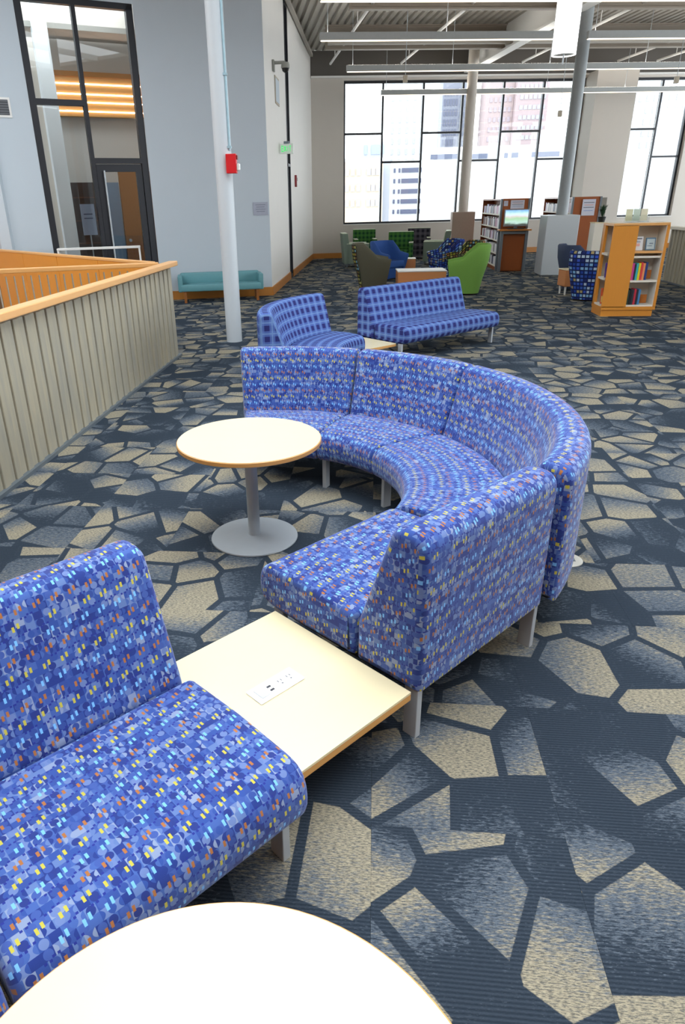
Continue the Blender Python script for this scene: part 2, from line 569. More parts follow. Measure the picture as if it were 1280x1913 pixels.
cells = []
for i in range(-14, 28):
    for j in range(-9, 46):
        x0, y0 = TX + i * TILE, TY + j * TILE
        x1, y1 = x0 + TILE, y0 + TILE
        if x0 < RX < x1 and y0 < 8.7: x0 = RX
        cx, cy = (x0 + x1) / 2, (y0 + y1) / 2
        if not in_floor(cx, cy): continue
        vis = 0
        for gx in (0.02, 0.5, 0.98):
            for gy in (0.02, 0.5, 0.98):
                q = cam_px((x0 + (x1 - x0) * gx, y0 + (y1 - y0) * gy, 0))
                if q and -5 < q[0] < 1285 and -5 < q[1] < 1918: vis = max(vis, 1.0 / q[2] ** 2)
        cells.append((vis, x0, y0, x1, y1))
cells.sort(key=lambda c: -c[0])
full = tile_mesh(TILE, TILE)
rest = B()
for n, (vis, x0, y0, x1, y1) in enumerate(cells):
    if n < 295:
        me = full if abs(x1 - x0 - TILE) < 1e-3 else tile_mesh(x1 - x0, y1 - y0)
        put('carpet_tile', me, CARPET, floor, (x0, y0, 0))
    else:
        vs = [rest.bm.verts.new(p) for p in ((x0, y0, 0), (x1, y0, 0), (x1, y1, 0), (x0, y1, 0))]
        rest.bm.faces.new(vs)
tag(rest.build('carpet_field', CARPET, floor), kind='stuff')
lower = B(); lower.box((-6, 6, -3.6), (14, 24, 0.2))
tag(lower.build('floor_lower', plain('lower_floor_stone', (150, 146, 140), 0.5)), kind='structure')

# ---- walls
def struct(b, name, mt, parent=None):
    o = b.build(name, mt, parent)
    if not parent: tag(o, kind='structure')
    return o

GL, GR, GTOP = -1.90, 0.10, 5.02
b = B()
b.seg(G(-2.8), G(GL), 0 - 3.4, ROOF, 0.2, 1.0)
b2 = B(); b2.seg((-6.9, 14.7), G(-2.8), 0 - 3.4, ROOF, 0.2, 1.0); b2.seg((-13.5, 14.7), (-6.9, 14.7), 0 - 3.4, ROOF, 0.2, 1.0); struct(b2, 'wall_stair_far', WALL)
b.seg(G(GL), G(GR), GTOP, ROOF, 0.2, 1.0)
b.seg(G(GL), G(GR), -0.3, 0.02, 0.2, 1.0)
struct(b, 'wall_office', WALL)
b = B(); b.seg(G(GR), K2, -0.02, ROOF, 0.2, 1.0)
struct(b, 'wall_bench', WALL)
b = B()
b.seg((K2[0], K2[1] - 0.0), K3, -0.02, ROOF, 0.2, 1.0)
struct(b, 'wall_left', WHITEWALL)
b = B(); b.seg(K4, K5, -0.02, ROOF, 0.2, 1.0); b.seg(K3, K4, 5.9, ROOF, 0.2, 1.0)
struct(b, 'wall_left_far', WHITEWALL)

SILL, HEAD, WT = 1.06, 5.27, 0.28
A0, A1, B0, B1 = 1.06, 9.08, 10.50, 12.80
b = B()
for s0, s1 in ((-0.2, A0), (A1, B0), (B1, 17.5)): b.seg(W(s0), W(s1), -0.02, ROOF, WT, 1.0)
for s0, s1 in ((A0, A1), (B0, B1)):
    b.seg(W(s0), W(s1), -0.02, SILL, WT, 1.0)
    b.seg(W(s0), W(s1), HEAD, ROOF, WT, 1.0)
struct(b, 'wall_back', WARMWALL)
b = B(); b.seg(W(9.06, 0.35), W(10.42, 0.35), 0, 5.38, 0.70, 0.5)
struct(b, 'wall_pier', WARMWALL)
b = B(); b.seg(W(0, 0.03), W(17, 0.03), 5.38, ROOF, 0.05, 0.5)
struct(b, 'trim_1', DARKBAND)
b = B(); b.seg(W(0, 0.06), W(17, 0.06), 5.33, 5.38, 0.12, 0.5)
struct(b, 'trim_2', WHITE)
# right outer wall with tall openings (daylight side of the room, outside the frame)
b = B()
for y0 in (-4.0, 0.0, 4.0, 8.0, 12.0, 16.0, 20.0, 24.0):
    b.seg((11.6, y0), (11.6, y0 + 0.4), -0.02, ROOF, 0.3, 0.5)
b.seg((11.6, -4), (11.6, 27.6), -0.02, 0.5, 0.28, 0.5); b.seg((11.6, -4), (11.6, 27.6), 5.5, ROOF, 0.28, 0.5)
struct(b, 'wall_right', WALL)

b = B(); b.seg((17, -4.1), (-13.5, -4.1), -3.4, ROOF, 0.2, 0.5)
struct(b, 'wall_rear', wood('oak_wall_panelling', (170, 116, 66), 0.85, 'z', 0.5))  # unseen wall added to close off rear light; brown wood invented for warm bounce
b = B(); b.seg((-13.4, -4), (-13.4, 14.7), -3.4, ROOF, 0.2, 0.5)
struct(b, 'wall_stair', wood('oak_wall_panelling', (170, 116, 66), 0.85, 'z', 0.5))  # out-of-view wall added against light from the left, same invented bounce colour
# baseboards
b = B(); b.seg(W(0.02, 0.012), W(9.0, 0.012), 0, 0.17, 0.024, 0.5); b.seg(W(10.5, 0.012), W(16, 0.012), 0, 0.17, 0.024, 0.5)
struct(b, 'baseboard_back', BASEWOOD)
b = B(); b.seg((K4[0] + 0.012, K4[1]), (K5[0] + 0.012, K5[1]), 0, 0.17, 0.024, 0.5)
struct(b, 'baseboard_left_far', BASEWOOD)
b = B(); b.seg((K2[0] + 0.012, K2[1]), (K3[0] + 0.012, K3[1]), 0, 0.17, 0.024, 0.5)
struct(b, 'baseboard_left', BASEWOOD)
q0 = Vector(G(GR)); q1 = Vector(K2); nn = (q1 - q0).normalized(); nn = Vector((nn.y, -nn.x)) * 0.012
b = B(); b.seg(q0 + nn, q1 + nn, 0, 0.17, 0.024, 0.5)
struct(b, 'baseboard_bench', BASEWOOD)


# ---- windows with staggered panes
def window(name, s0, bays, wb, levels, end=True):
    fr = B()
    t = -0.20
    S1 = s0 + sum(wb)
    fr.seg(W(s0, t), W(S1, t), SILL, SILL + 0.07, 0.12, 0.5); fr.seg(W(s0, t), W(S1, t), HEAD - 0.07, HEAD, 0.12, 0.5)
    for q in (s0 + 0.035, S1 - 0.035): fr.seg(W(q - 0.035, t), W(q + 0.035, t), SILL, HEAD, 0.12, 0.5)
    f = fr.build(name, BLACKFRAME); tag(f, kind='structure')
    s = s0
    for k, w in enumerate(wb):
        if k:
            m = B(); m.seg(W(s - 0.03, t), W(s + 0.03, t), SILL + 0.07, HEAD - 0.07, 0.11, 0.5); m.build('mullion', BLACKFRAME, f)
        m = B(); zl = levels[k % len(levels)]
        m.seg(W(s + 0.03, t), W(s + w - 0.03, t), zl - 0.03, zl + 0.03, 0.10, 0.5); m.build('transom', BLACKFRAME, f)
        for z0, z1 in ((SILL + 0.07, zl - 0.03), (zl + 0.03, HEAD - 0.07)):
            g = B(); g.seg(W(s + 0.03, t), W(s + w - 0.03, t), z0, z1, 0.012, 0.5); g.build('pane', GLASS, f)
        s += w
    b = B(); b.seg(W(s0 - 0.0, -0.06), W(S1, -0.06), SILL - 0.012, SILL + 0.012, 0.16, 0.5); b.build('window_sill', WHITE, f)
    return f

window('window_1', A0, 6, [1.30, 1.33, 1.31, 1.36, 1.35, 1.37], [3.79, 2.95])
window('window_2', B0, 2, [1.27, 1.03], [3.79, 2.95])

# tall narrow glazed slot in the left wall
fr = B(); k3, k4 = Vector(K3), Vector(K4)
for p in (k3 + Vector((-0.05, 0.03)), k4 + Vector((-0.05, -0.03))): fr.box((p.x, p.y, 2.95), (0.12, 0.06, 5.9))
fr.box((-2.17, (K3[1] + K4[1]) / 2, 5.86), (0.12, 0.5, 0.08))
fr.box((-2.17, (K3[1] + K4[1]) / 2, 2.62), (0.12, 0.5, 0.06)); fr.box((-2.17, (K3[1] + K4[1]) / 2, 0.05), (0.12, 0.5, 0.10))
f = fr.build('window_3', BLACKFRAME); tag(f, kind='structure')
for z0, z1 in ((0.1, 2.59), (2.65, 5.82)):
    g = B(); g.box((-2.17, (K3[1] + K4[1]) / 2, (z0 + z1) / 2), (0.012, 0.42, z1 - z0)); g.build('pane', GLASS, f)

# ---- glazed office front
fr = B()
t = 0.08
def gs(bb, s0, s1, z0, z1, th=0.12, tt=t): bb.seg(G(s0, tt), G(s1, tt), z0, z1, th, 0.5)
gs(fr, GL, GL + 0.12, 0, GTOP); gs(fr, GR - 0.12, GR, 0, GTOP); gs(fr, GL, GR, GTOP - 0.09, GTOP)
gs(fr, GL, GR, 0.0, 0.06)
f = fr.build('window_4', BLACKFRAME); tag(f, kind='structure')
m = B(); gs(m, -0.97, -0.90, 0.06, GTOP - 0.09); m.build('mullion', BLACKFRAME, f)
m = B(); gs(m, GL + 0.12, -0.97, 3.44, 3.53); m.build('transom', BLACKFRAME, f)
m = B(); gs(m, -0.90, GR - 0.12, 2.52, 2.61); m.build('transom', BLACKFRAME, f)
for s0, s1, z0, z1 in ((GL + 0.12, -0.97, 0.06, 3.44), (GL + 0.12, -0.97, 3.53, GTOP - 0.09), (-0.90, GR - 0.12, 2.61, GTOP - 0.09)):
    g = B(); gs(g, s0, s1, z0, z1, 0.012); g.build('pane', GLASS, f)
d = B(); gs(d, -0.89, -0.74, 0.03, 2.51, 0.07); gs(d, -0.14, -0.03, 0.03, 2.51, 0.07); gs(d, -0.74, -0.14, 2.38, 2.51, 0.07); gs(d, -0.74, -0.14, 0.03, 0.30, 0.07)
door = d.build('door_1', BLACKFRAME); tag(door, kind='structure')
g = B(); gs(g, -0.74, -0.14, 0.30, 2.38, 0.012); g.build('pane', GLASS, door)
h = B(); p = G(-0.76, 0.0); h.cyl((p[0], p[1], 0.7), (p[0], p[1], 2.40), 0.016)
for z in (0.8, 2.3):
    q = G(-0.76, t); h.cyl((p[0], p[1], z), (q[0], q[1], z), 0.010, 10)
h.build('pull_handle', SILVER, door, True)

# ---- the office beyond the glass
b = B(); b.seg(G(-0.85, 4.25), G(2.4, 4.25), 0, ROOF, 0.2, 1.0); b.seg(G(-4.0, 4.6), G(-0.85, 4.6), -0.02, ROOF, 0.2, 1.0)
struct(b, 'wall_office_back', WARMWALL)
b = B(); b.seg(G(-1.16, 3.2), G(-0.86, 3.2), 0, ROOF, 0.25, 0.5)
struct(b, 'wall_office_pier', WHITE)
b = B(); b.seg(G(2.35, 0.55), G(2.35, 4.0), 0, ROOF, 0.2, 0.5)
struct(b, 'wall_office_side', WARMWALL)
fl = B(); fl.prism([G(-4, 0.2), G(2.4, 0.2), G(2.4, 4.6), G(-4, 4.6)], 'z', -0.02, 0.005)
tag(fl.build('floor_office', plain('office_carpet', (70, 72, 78), 0.9)), kind='structure')
c = B(); c.prism([G(-4, 3.2), G(2.3, 3.2), G(2.3, 4.2), G(-4, 4.2)], 'z', 5.2, 5.3); c.prism([G(1.6, 0.25), G(2.3, 0.25), G(2.3, 3.2), G(1.6, 3.2)], 'z', 5.2, 5.3)
struct(c, 'ceiling_office', CEIL)
t_ = thing('wood_soffit', 'honey wood soffit with thin light strips seen through the tall office glass', 'soffit', (*G(-0.84, 4.0), 3.7), GA)
bd = B(); bd.box((1.5, 0.10, 0.44), (3.0, 0.2, 0.88)); bd.build('fascia', wood('honey_soffit', (214, 160, 92), 0.85, 'x', 0.5), t_)
for z in (0.10, 0.28, 0.44, 0.64):
    s_ = B(); s_.box((1.5, -0.012, z), (2.95, 0.03, 0.022)); s_.build('light_strip', glow('warm_strip_glow', (255, 226, 205), 5.0), t_)
bd = B(); bd.box((1.5, -0.01, 0.83), (3.0, 0.05, 0.10)); bd.build('cornice', wood('dark_honey_cornice', (176, 116, 50), 0.85, 'x', 0.5), t_)
# dark shelving niche and timber door at the back of the office
t_ = thing('dark_bookcase', 'dark brown bookcase at the back of the glazed office', 'bookcase', (*G(-0.50, 3.8), 0), GA)
k = B(); k.box((0, 0, 1.16), (0.66, 0.25, 2.32)); k.build('carcass', plain('dark_walnut', (52, 34, 26), 0.5), t_)
for z in (0.5, 1.0, 1.5, 2.0):
    k = B(); k.box((0, -0.14, z), (0.60, 0.05, 0.025)); k.build('shelf', plain('dark_shelf', (84, 52, 34), 0.5), t_)
d = B(); d.seg(G(0.43, 3.86), G(1.30, 3.86), 0.02, 2.56, 0.06, 0.5)
dd = d.build('door_2', wood('oak_office_door', (150, 98, 46), 0.85, 'z', 0.4)); tag(dd, kind='structure')
k = B(); p = G(0.52, 3.80); k.cyl((p[0], p[1], 1.02), G(0.52, 3.72) + (1.02,), 0.035, 16); k.build('door_knob', SILVER, dd, True)
b = B(); b.seg(G(0.14, 3.92), G(0.42, 3.92), 0, 2.32, 0.05, 0.5)
struct(b, 'trim_3', plain('blue_grey_panel', (110, 134, 156), 0.6))
# poster stand behind the glass
t_ = thing('poster_stand', 'grey poster on a floor stand just behind the office glass', 'sign', (*G(-1.06, 0.55), 0), GA)
k = B(); k.box((0, 0, 1.56), (0.27, 0.015, 0.56)); ps = k.build('poster', plain('poster_grey', (150, 160, 182), 0.6), t_)
for z, w in ((1.66, 0.17), (1.585, 0.17)):
    k = B(); k.box((0, -0.009, z), (w, 0.004, 0.02)); k.build('print_line', plain('poster_ink', (70, 78, 104), 0.6), ps)
k = B(); k.cyl((0, 0.01, 0.03), (0, 0.01, 1.3), 0.012, 10); k.build('post', SILVER, t_, True)
k = B(); k.lathe([(0, 0), (0.14, 0), (0.14, 0.02), (0, 0.03)], seg=24); k.build('base', SILVER, t_, True)

# ---- ceiling: ribbed metal deck, beams, girder
ceil = B()
def deck(s0, s1, t0, t1):
    pitch = 0.20; n = int((s1 - s0) / pitch)
    prof = []
    for i in range(n):
        a = s0 + i * pitch
        prof += [(a, ROOF), (a + 0.11, ROOF), (a + 0.125, ROOF + 0.06), (a + 0.185, ROOF + 0.06)]
    prof.append((s0 + n * pitch, ROOF))
    A = [ceil.bm.verts.new(W(s, t0) + (z,)) for s, z in prof]; D = [ceil.bm.verts.new(W(s, t1) + (z,)) for s, z in prof]
    for i in range(len(prof) - 1): ceil.bm.faces.new((A[i], A[i + 1], D[i + 1], D[i]))
deck(-4.6, 17.6, -0.3, 15.5)
ceil.prism([(-13.5, 10.4), (-4.5, 10.4), (-4.5, 8), (0, 8), (0, 10.5), (-4.4, 14.2), (-13.5, 15.0)], 'z', ROOF + 0.02, ROOF + 0.1)
ceil.prism([(-1.9, 8.0), (17, 8.0), (17, 14.4), (-1.9, 10.6)], 'z', ROOF + 0.08, ROOF + 0.14)
# skylight surround over the seating and the stair
ceil.box((10.3, 2.0, ROOF + 0.10), (13.4, 12.0, 0.1)); ceil.box((2, -2.8, ROOF + 0.10), (31, 2.4, 0.1)); ceil.box((-8.0, 1.2, ROOF + 0.10), (11.0, 5.6, 0.1)); ceil.box((-3.5, 6.0, ROOF + 0.10), (2.0, 4.0, 0.1)); ceil.box((-12.0, 6.0, ROOF + 0.10), (3.0, 4.0, 0.1)); ceil.box((0.5, 7.5, ROOF + 0.10), (7, 1.0, 0.1))
ceiling = ceil.build('ceiling', CEIL); tag(ceiling, kind='structure')
for y in (-1.0, 1.2, 3.4, 5.6, 7.8):
    k = B(); k.box((0.5, y, ROOF + 0.1), (6.6, 0.06, 0.14)); k.build('skylight_bar', WHITE, ceiling)
def beam(tt, zb, zt, mt, w=0.16, s0=0.05, s1=17):
    k = B(); k.seg(W(s0, tt), W(s1, tt), zb, zb + 0.03, w, 0.5); k.seg(W(s0, tt), W(s1, tt), zt - 0.03, zt, w, 0.5); k.seg(W(s0, tt), W(s1, tt), zb + 0.02, zt - 0.02, 0.03, 0.5)
    k.build('beam', mt, ceiling)
for tt in (3.3, 7.4, 11.5, 15.0): beam(tt, 5.50, ROOF, BEAM)
for tt in (2.95 + 0.9, 8.3):
    k = B(); k.seg(W(0.05, tt), W(17, tt), 5.52, 5.70, 0.12, 0.5); k.build('tube_beam', CEIL, ceiling)
k = B(); k.seg(W(5.05, 0.1), W(5.05, 15), 5.42, 5.47, 0.30, 0.5); k.seg(W(5.05, 0.1), W(5.05, 15), 5.47, ROOF, 0.08, 0.5); k.build('girder', WHITE, ceiling)
k = B(); k.seg((-2.04, 12), (-2.04, 24.6), 5.86, 5.94, 0.08, 0.5); k.build('conduit_run', CEIL, ceiling)

# ---- lights hung from the ceiling
def pendant(s, L, tt, z, label):
    x, y = W(s, tt)
    o = thing('linear_pendant', label, 'light', (x, y, z), WA, 'linear pendant lights')
    k = B(); k.box((L / 2, 0, 0.085), (L, 0.10, 0.13)); k.build('housing', plain('pendant_grey', (170, 174, 174), 0.5, 0.2), o)
    k = B(); k.box((L / 2, 0, 0.016), (L - 0.04, 0.085, 0.008)); k.build('diffuser', glow('pendant_glow', (255, 236, 210), 1.8), o)
    k = B(); k.box((L / 2, 0, 0.1508), (L - 0.04, 0.085, 0.0012)); k.build('uplight', glow('pendant_uplight', (255, 244, 230), 12.0), o)  # unseen top glow, added to brighten the ceiling and far end
    n = max(2, int(L / 2.4) + 1)
    for i in range(n):
        xx = 0.15 + (L - 0.3) * i / (n - 1)
        k = B(); k.cyl((xx, 0, 0.15), (xx, 0, ROOF - z), 0.006, 8); k.build('cable', SILVER, o)
    return o

def t_of(x, y):
    q = Vector((x, y)) - Vector(K5); return q.dot(E1), -q.dot(E2)
for (x, y), z, L, lab in (((0.11, 23.40), 4.60, 15.0, 'long linear pendant light hung lowest in view, just before the windows'),
                          ((-0.75, 19.20), 4.60, 15.0, 'long linear pendant light hanging level with the window head'),
                          ((-1.13, 15.66), 4.60, 5.0, 'linear pendant light crossing behind the white drum lamp, left of the column'),
                          ((-0.93, 12.85), 4.60, 12.0, 'linear pendant light along the top edge of the view')):
    s, tt = t_of(x, y); pendant(s, L, tt, z, lab)
s, tt = t_of(-1.13, 15.66)
pendant(s + 5.38, 8.0, tt, 4.60, 'linear pendant light at upper right, beyond the grey column')
o = thing('drum_pendant', 'large white cylindrical lamp hanging beside the grey column at top right', 'light', (2.46, 11.0, 3.47))
k = B(); k.lathe([(0.150, 0.0), (0.155, 0.0), (0.155, 1.55), (0.150, 1.55)], seg=40); k.build('shade', glow('drum_glow', (255, 255, 255), 1.3), o, True)
k = B(); k.lathe([(0, 0.012), (0.150, 0.012), (0.150, 0.02), (0, 0.02)], seg=40); k.build('diffuser', plain('drum_diffuser', (220, 220, 214), 0.6), o)
k = B(); k.cyl((0, 0, 1.55), (0, 0, ROOF - 3.47), 0.012, 10); k.build('stem', SILVER, o)
k = B(); k.lathe([(0, 1.54), (0.15, 1.54), (0.15, 1.55), (0, 1.56)], seg=40); k.build('top_cover', WHITE, o)
k = B(); k.cyl((0, 0, -0.1), (0, 0, 0.012), 0.010, 10); k.build('sensor_stub', SILVER, o)
# sprinkler pipes running towards the window wall
for n, s in enumerate((0.55, 2.75, 6.6, 9.7, 11.0, 13.2)):
    k = B(); k.cyl(W(s, 0.6) + (5.62,), W(s, 9.5) + (5.62,), 0.035, 10); p = k.build('sprinkler_pipe', WHITE, None, True)
    for tt in (1.6, 5.5):
        h = B(); h.cyl(W(s, tt) + (5.62,), W(s, tt) + (ROOF,), 0.012, 8); h.build('hanger', WHITE, p)
    tag(p, ('white sprinkler pipe under the deck, closest to the left wall', 'white sprinkler pipe under the deck, second from the left wall',
            'white sprinkler pipe under the deck, just right of the white girder', 'white sprinkler pipe under the deck, above the pier between windows',
            'white sprinkler pipe under the deck, second from the right edge', 'white sprinkler pipe under the deck at the right edge of view')[n], 'pipe', 'ceiling pipes')
def dropped(name, x, y, z, label):
    o = thing(name, label, 'sensor', (x, y, z))
    k = B(); k.box((0, 0, 0.07), (0.10, 0.10, 0.14), bev=0.01); k.build('body', plain('beige_sensor', (196, 186, 168), 0.5), o)
    k = B(); k.cyl((0, 0, 0.14), (0, 0, ROOF - z), 0.008, 8); k.build('rod', SILVER, o)
dropped('ceiling_sensor', 0.62, 18.0, 4.18, 'small beige box hung on a rod before the second window bay')
dropped('ceiling_sensor', 4.55, 20.0, 3.58, 'small beige sensor hung low on a thin rod left of the grey column')
dropped('ceiling_sensor', 7.20, 20.0, 4.20, 'small white box hung on a rod before the right-hand window')

# ================================================================== RAILING AND STAIR
RTOP = 1.15
rail = thing('slat_railing', 'grey vertical slat railing with an orange oak cap beside the stair opening', 'railing', (-2.49, 8.55, 0))
sl = B(); sl.box((0, 0, 0.545), (0.03, 0.080, 1.05), bev=0.004, seg=1); slm = sl.mesh('slat')
y = -0.06
n = 0
while 8.55 + y > 2.6:
    put('slat', slm, SLAT, rail, (0.012 if n % 2 else 0.0, y, 0)); y -= 0.087; n += 1
k = B(); k.box((-0.03, -3.0, 0.53), (0.02, 6.0, 1.06)); k.build('backing', plain('railing_backing', (96, 94, 88), 0.7), rail)
k = B(); k.box((0.03, -2.98, 1.120), (0.115, 6.10, 0.055), bev=0.008); k.build('handrail_cap', OAKCAP, rail)
k = B(); k.box((0.0, -3.0, 0.012), (0.10, 6.04, 0.03)); k.build('base_channel', STEEL, rail)
# inner balustrade with round bars
p0, p1 = Vector((-2.60, 8.46)), Vector((-6.3, 7.09))
ang = math.atan2((p1 - p0).y, (p1 - p0).x); L = (p1 - p0).length
bal = thing('bar_balustrade', 'pale bar balustrade under an orange oak cap, across the stair opening', 'railing', (p0.x, p0.y, 0), ang)
k = B(); k.cyl((0, 0, 0), (0, 0, 1.34), 0.009, 8); bm_ = k.mesh('bar', True)
i = 0
x = 0.10
while x < L:
    put('bar', bm_, plain('bar_metal', (176, 172, 160), 0.5, 0.3), bal, (x, 0, -0.28)); x += 0.092
k = B(); k.box((L / 2, 0, 1.120), (L, 0.09, 0.05), bev=0.008); k.build('handrail_cap', OAKX, bal)
k = B(); k.box((L / 2, 0, -0.25), (L, 0.05, 0.06)); k.build('bottom_rail', STEEL, bal)
# timber parapet on the far side of the stair
p0, p1 = Vector((-2.78, 8.68)), Vector((-7.79, 13.26)); ang = math.atan2((p1 - p0).y, (p1 - p0).x); L = (p1 - p0).length
par = thing('timber_parapet', 'orange oak panelled parapet rising behind the stair balustrade', 'parapet', (p0.x, p0.y, 0), ang)
w = 1.36; x = 0.02
while x + w < L:
    k = B(); k.box((x + w / 2, 0.0, -0.74), (w - 0.012, 0.04, 3.70), bev=0.004, seg=1); k.build('panel', OAK, par); x += w
k = B(); k.box((L / 2, -0.06, -0.9), (L, 0.08, 3.3)); k.build('core', plain('parapet_core', (110, 84, 52), 0.7), par)
k = B(); k.box((L / 2, -0.03, 1.12), (L, 0.11, 0.03), bev=0.004); k.build('cap', OAKX, par)
# second slat railing at the right edge
r2 = thing('slat_railing', 'grey slat railing with a pale cap at the right edge, behind the book display', 'railing', (6.42, 16.55, 0))
for n in range(53):
    put('slat', slm, SLAT, r2, (0.012 if n % 2 else 0.0, -0.06 - n * 0.087, 0))
k = B(); k.box((0.03, -2.32, 0.53), (0.02, 4.64, 1.06)); k.build('backing', plain('railing_backing', (96, 94, 88), 0.7), r2)
k = B(); k.box((0.0, -2.32, 1.10), (0.16, 4.70, 0.06), bev=0.008); k.build('handrail_cap', CREAM, r2)
k = B(); k.box((0.0, -2.32, 0.012), (0.09, 4.64, 0.03)); k.build('base_channel', STEEL, r2)

# ================================================================== COLUMNS
col = thing('round_column', 'tall pale grey round steel column standing near the slat railing', 'column', (-1.94, 9.55, 0))
k = B(); k.cyl((0, 0, 0), (0, 0, ROOF), 0.108, 40); k.build('shaft', COLUMN, col, True)
k = B(); k.cyl((0.10, -0.06, 2.38), (0.10, -0.06, ROOF), 0.016, 12)
for z in (2.42, 3.2, 4.0): k.box((0.10, -0.06, z), (0.05, 0.05, 0.025))
k.build('conduit', plain('column_conduit', (160, 190, 202), 0.4, 0.2), col, True)
al = thing('fire_alarm', 'red fire alarm strobe box on the pale round column', 'alarm', (-1.83, 9.42, 2.13))
k = B(); k.box((0.02, 0, 0.10), (0.13, 0.09, 0.22), bev=0.006); k.build('box', RED, al)
k = B(); k.box((0.105, 0, 0.06), (0.04, 0.06, 0.08), bev=0.01); k.build('strobe_lens', plain('clear_lens', (225, 225, 220), 0.2), al)
k = B(); k.box((0.092, 0, 0.17), (0.016, 0.06, 0.05), bev=0.003); k.build('horn_grille', plain('dark_red', (120, 14, 20), 0.5), al)

c2 = thing('round_column', 'grey round column rising from a square pale base near the computer kiosk', 'column', (4.54, 18.50, 0))
k = B(); k.cyl((0, 0, 1.36), (0, 0, ROOF), 0.135, 36); k.build('shaft', plain('column_grey', (150, 158, 162), 0.45), c2, True)
k = B(); k.box((-0.04, 0.0, 0.68), (0.76, 0.76, 1.36), bev=0.01, seg=1); k.build('base_box', COLUMN, c2)
c3 = thing('round_column', 'slim beige round column with a square beige base before the window', 'column', (2.80, 23.9, 0))
k = B(); k.cyl((0, 0, 1.40), (0, 0, ROOF), 0.15, 30); k.build('shaft', WARMWALL, c3, True)
k = B(); k.box((0.0, 0.0, 0.70), (0.70, 0.6, 1.40), bev=0.01, seg=1); k.build('base_box', plain('beige_box', (178, 160, 146), 0.7), c3)

# ---- small things on the left walls
def wallthing(name, label, cat, y, z): return thing(name, label, cat, (-2.12, y, z), 0)
o = wallthing('security_camera', 'white dome security camera on an arm high on the left wall', 'camera', 16.0, 4.30)
k = B(); k.box((0.02, 0, 0), (0.04, 0.14, 0.20), bev=0.008); k.build('mount', plain('camera_grey', (150, 152, 146), 0.5), o)
k = B(); k.cyl((0.02, 0, 0.05), (0.26, 0, 0.05), 0.03, 14); k.build('arm', plain('camera_grey', (150, 152, 146), 0.5), o, True)
k = B(); k.lathe([(0, 0.05), (0.07, 0.05), (0.085, 0.0), (0.085, -0.05), (0, -0.05)], (0.26, 0, 0), 20); dm = k.build('housing', plain('camera_grey', (150, 152, 146), 0.5), o, True)
k = B(); k.lathe([(0.075, -0.05), (0.06, -0.10), (0.03, -0.125), (0, -0.13)], (0.26, 0, 0), 20); k.build('dome', BLACK, dm, True)
o = wallthing('exit_sign', 'small green and white exit sign projecting from the left wall', 'sign', 16.7, 2.86)
k = B(); k.box((0.16, 0, 0.0), (0.30, 0.05, 0.20), bev=0.006); ps = k.build('panel', plain('exit_white', (238, 242, 238), 0.4), o)
k = B(); k.box((0.16, 0, 0.12), (0.12, 0.07, 0.05), bev=0.006); k.build('canopy', STEEL, o)
def letters(txt, w, h, mt, parent, loc):
    """EXIT in raised strokes"""
    strokes = {'E': [(0, 0, 0, 1), (0, 1, 1, 1), (0, .5, .8, .5), (0, 0, 1, 0)], 'X': [(0, 0, 1, 1), (0, 1, 1, 0)], 'I': [(.5, 0, .5, 1)], 'T': [(0, 1, 1, 1), (.5, 0, .5, 1)]}
    k = B()
    for n, ch in enumerate(txt):
        for x0, z0, x1, z1 in strokes[ch]:
            k.bar((loc[0] + (n * 1.35 + x0) * w, loc[1], loc[2] + z0 * h), (loc[0] + (n * 1.35 + x1) * w, loc[1], loc[2] + z1 * h), 0.006, 0.014)
    k.build('lettering', mt, parent)
letters('EXIT', 0.042, 0.10, glow('exit_green', (40, 190, 90), 0.8), ps, (0.05, -0.028, -0.05))
o = wallthing('access_panel', 'flush rectangular access panel high on the left wall below the camera', 'panel', 16.55, 3.93)
k = B(); k.box((0.006, 0, 0), (0.012, 0.62, 0.50)); k.build('frame', plain('panel_rim', (176, 166, 148), 0.6), o)
k = B(); k.box((0.012, 0, 0), (0.012, 0.54, 0.42)); k.build('door', WALL, o)
o = wallthing('fire_alarm_pull', 'small dark red fire alarm box on the far left wall', 'alarm', 19.7, 2.30)
k = B(); k.box((0.03, 0, 0), (0.05, 0.14, 0.28), bev=0.008); k.build('box', plain('dark_red_box', (140, 40, 46), 0.5), o)
k = B(); k.box((0.06, 0, 0.04), (0.03, 0.08, 0.08), bev=0.008); k.build('lens', plain('lens_grey', (170, 150, 150), 0.3), o)
pw = Vector(K2) - Vector(G(GR)); pw.normalize(); pn = Vector((pw.y, -pw.x))
def benchwall(s, off=0.0): p = Vector(K2) - pw * s + pn * off; return (p.x, p.y)
o = thing('wall_notice', 'small grey printed notice on the wall above the teal bench', 'sign', (*benchwall(0.18, 0.006), 1.68), math.atan2(pw.y, pw.x))
k = B(); k.box((0, 0, 0), (0.30, 0.012, 0.24)); ps = k.build('sheet', plain('notice_grey', (164, 170, 186), 0.5), o)
for n in range(4):
    k = B(); k.box((0.0, -0.007, 0.07 - n * 0.04), (0.20 - 0.03 * (n % 2), 0.003, 0.010)); k.build('print_line', INKGREY, ps)
o = thing('wall_vent', 'dark slotted vent grille at the left edge of the view', 'vent', (*G(-2.42, -0.008), 3.37), GA)
k = B(); k.box((0, 0, 0), (0.40, 0.016, 0.30)); k.build('frame', WHITE, o)
k = B(); k.box((0, -0.006, 0), (0.33, 0.016, 0.23)); k.build('core', plain('vent_dark', (70, 74, 80), 0.6), o)
for n in range(6):
    k = B(); k.box((0, -0.016, -0.095 + n * 0.038), (0.33, 0.006, 0.012)); k.build('slat', plain('vent_slat', (110, 114, 120), 0.5), o)

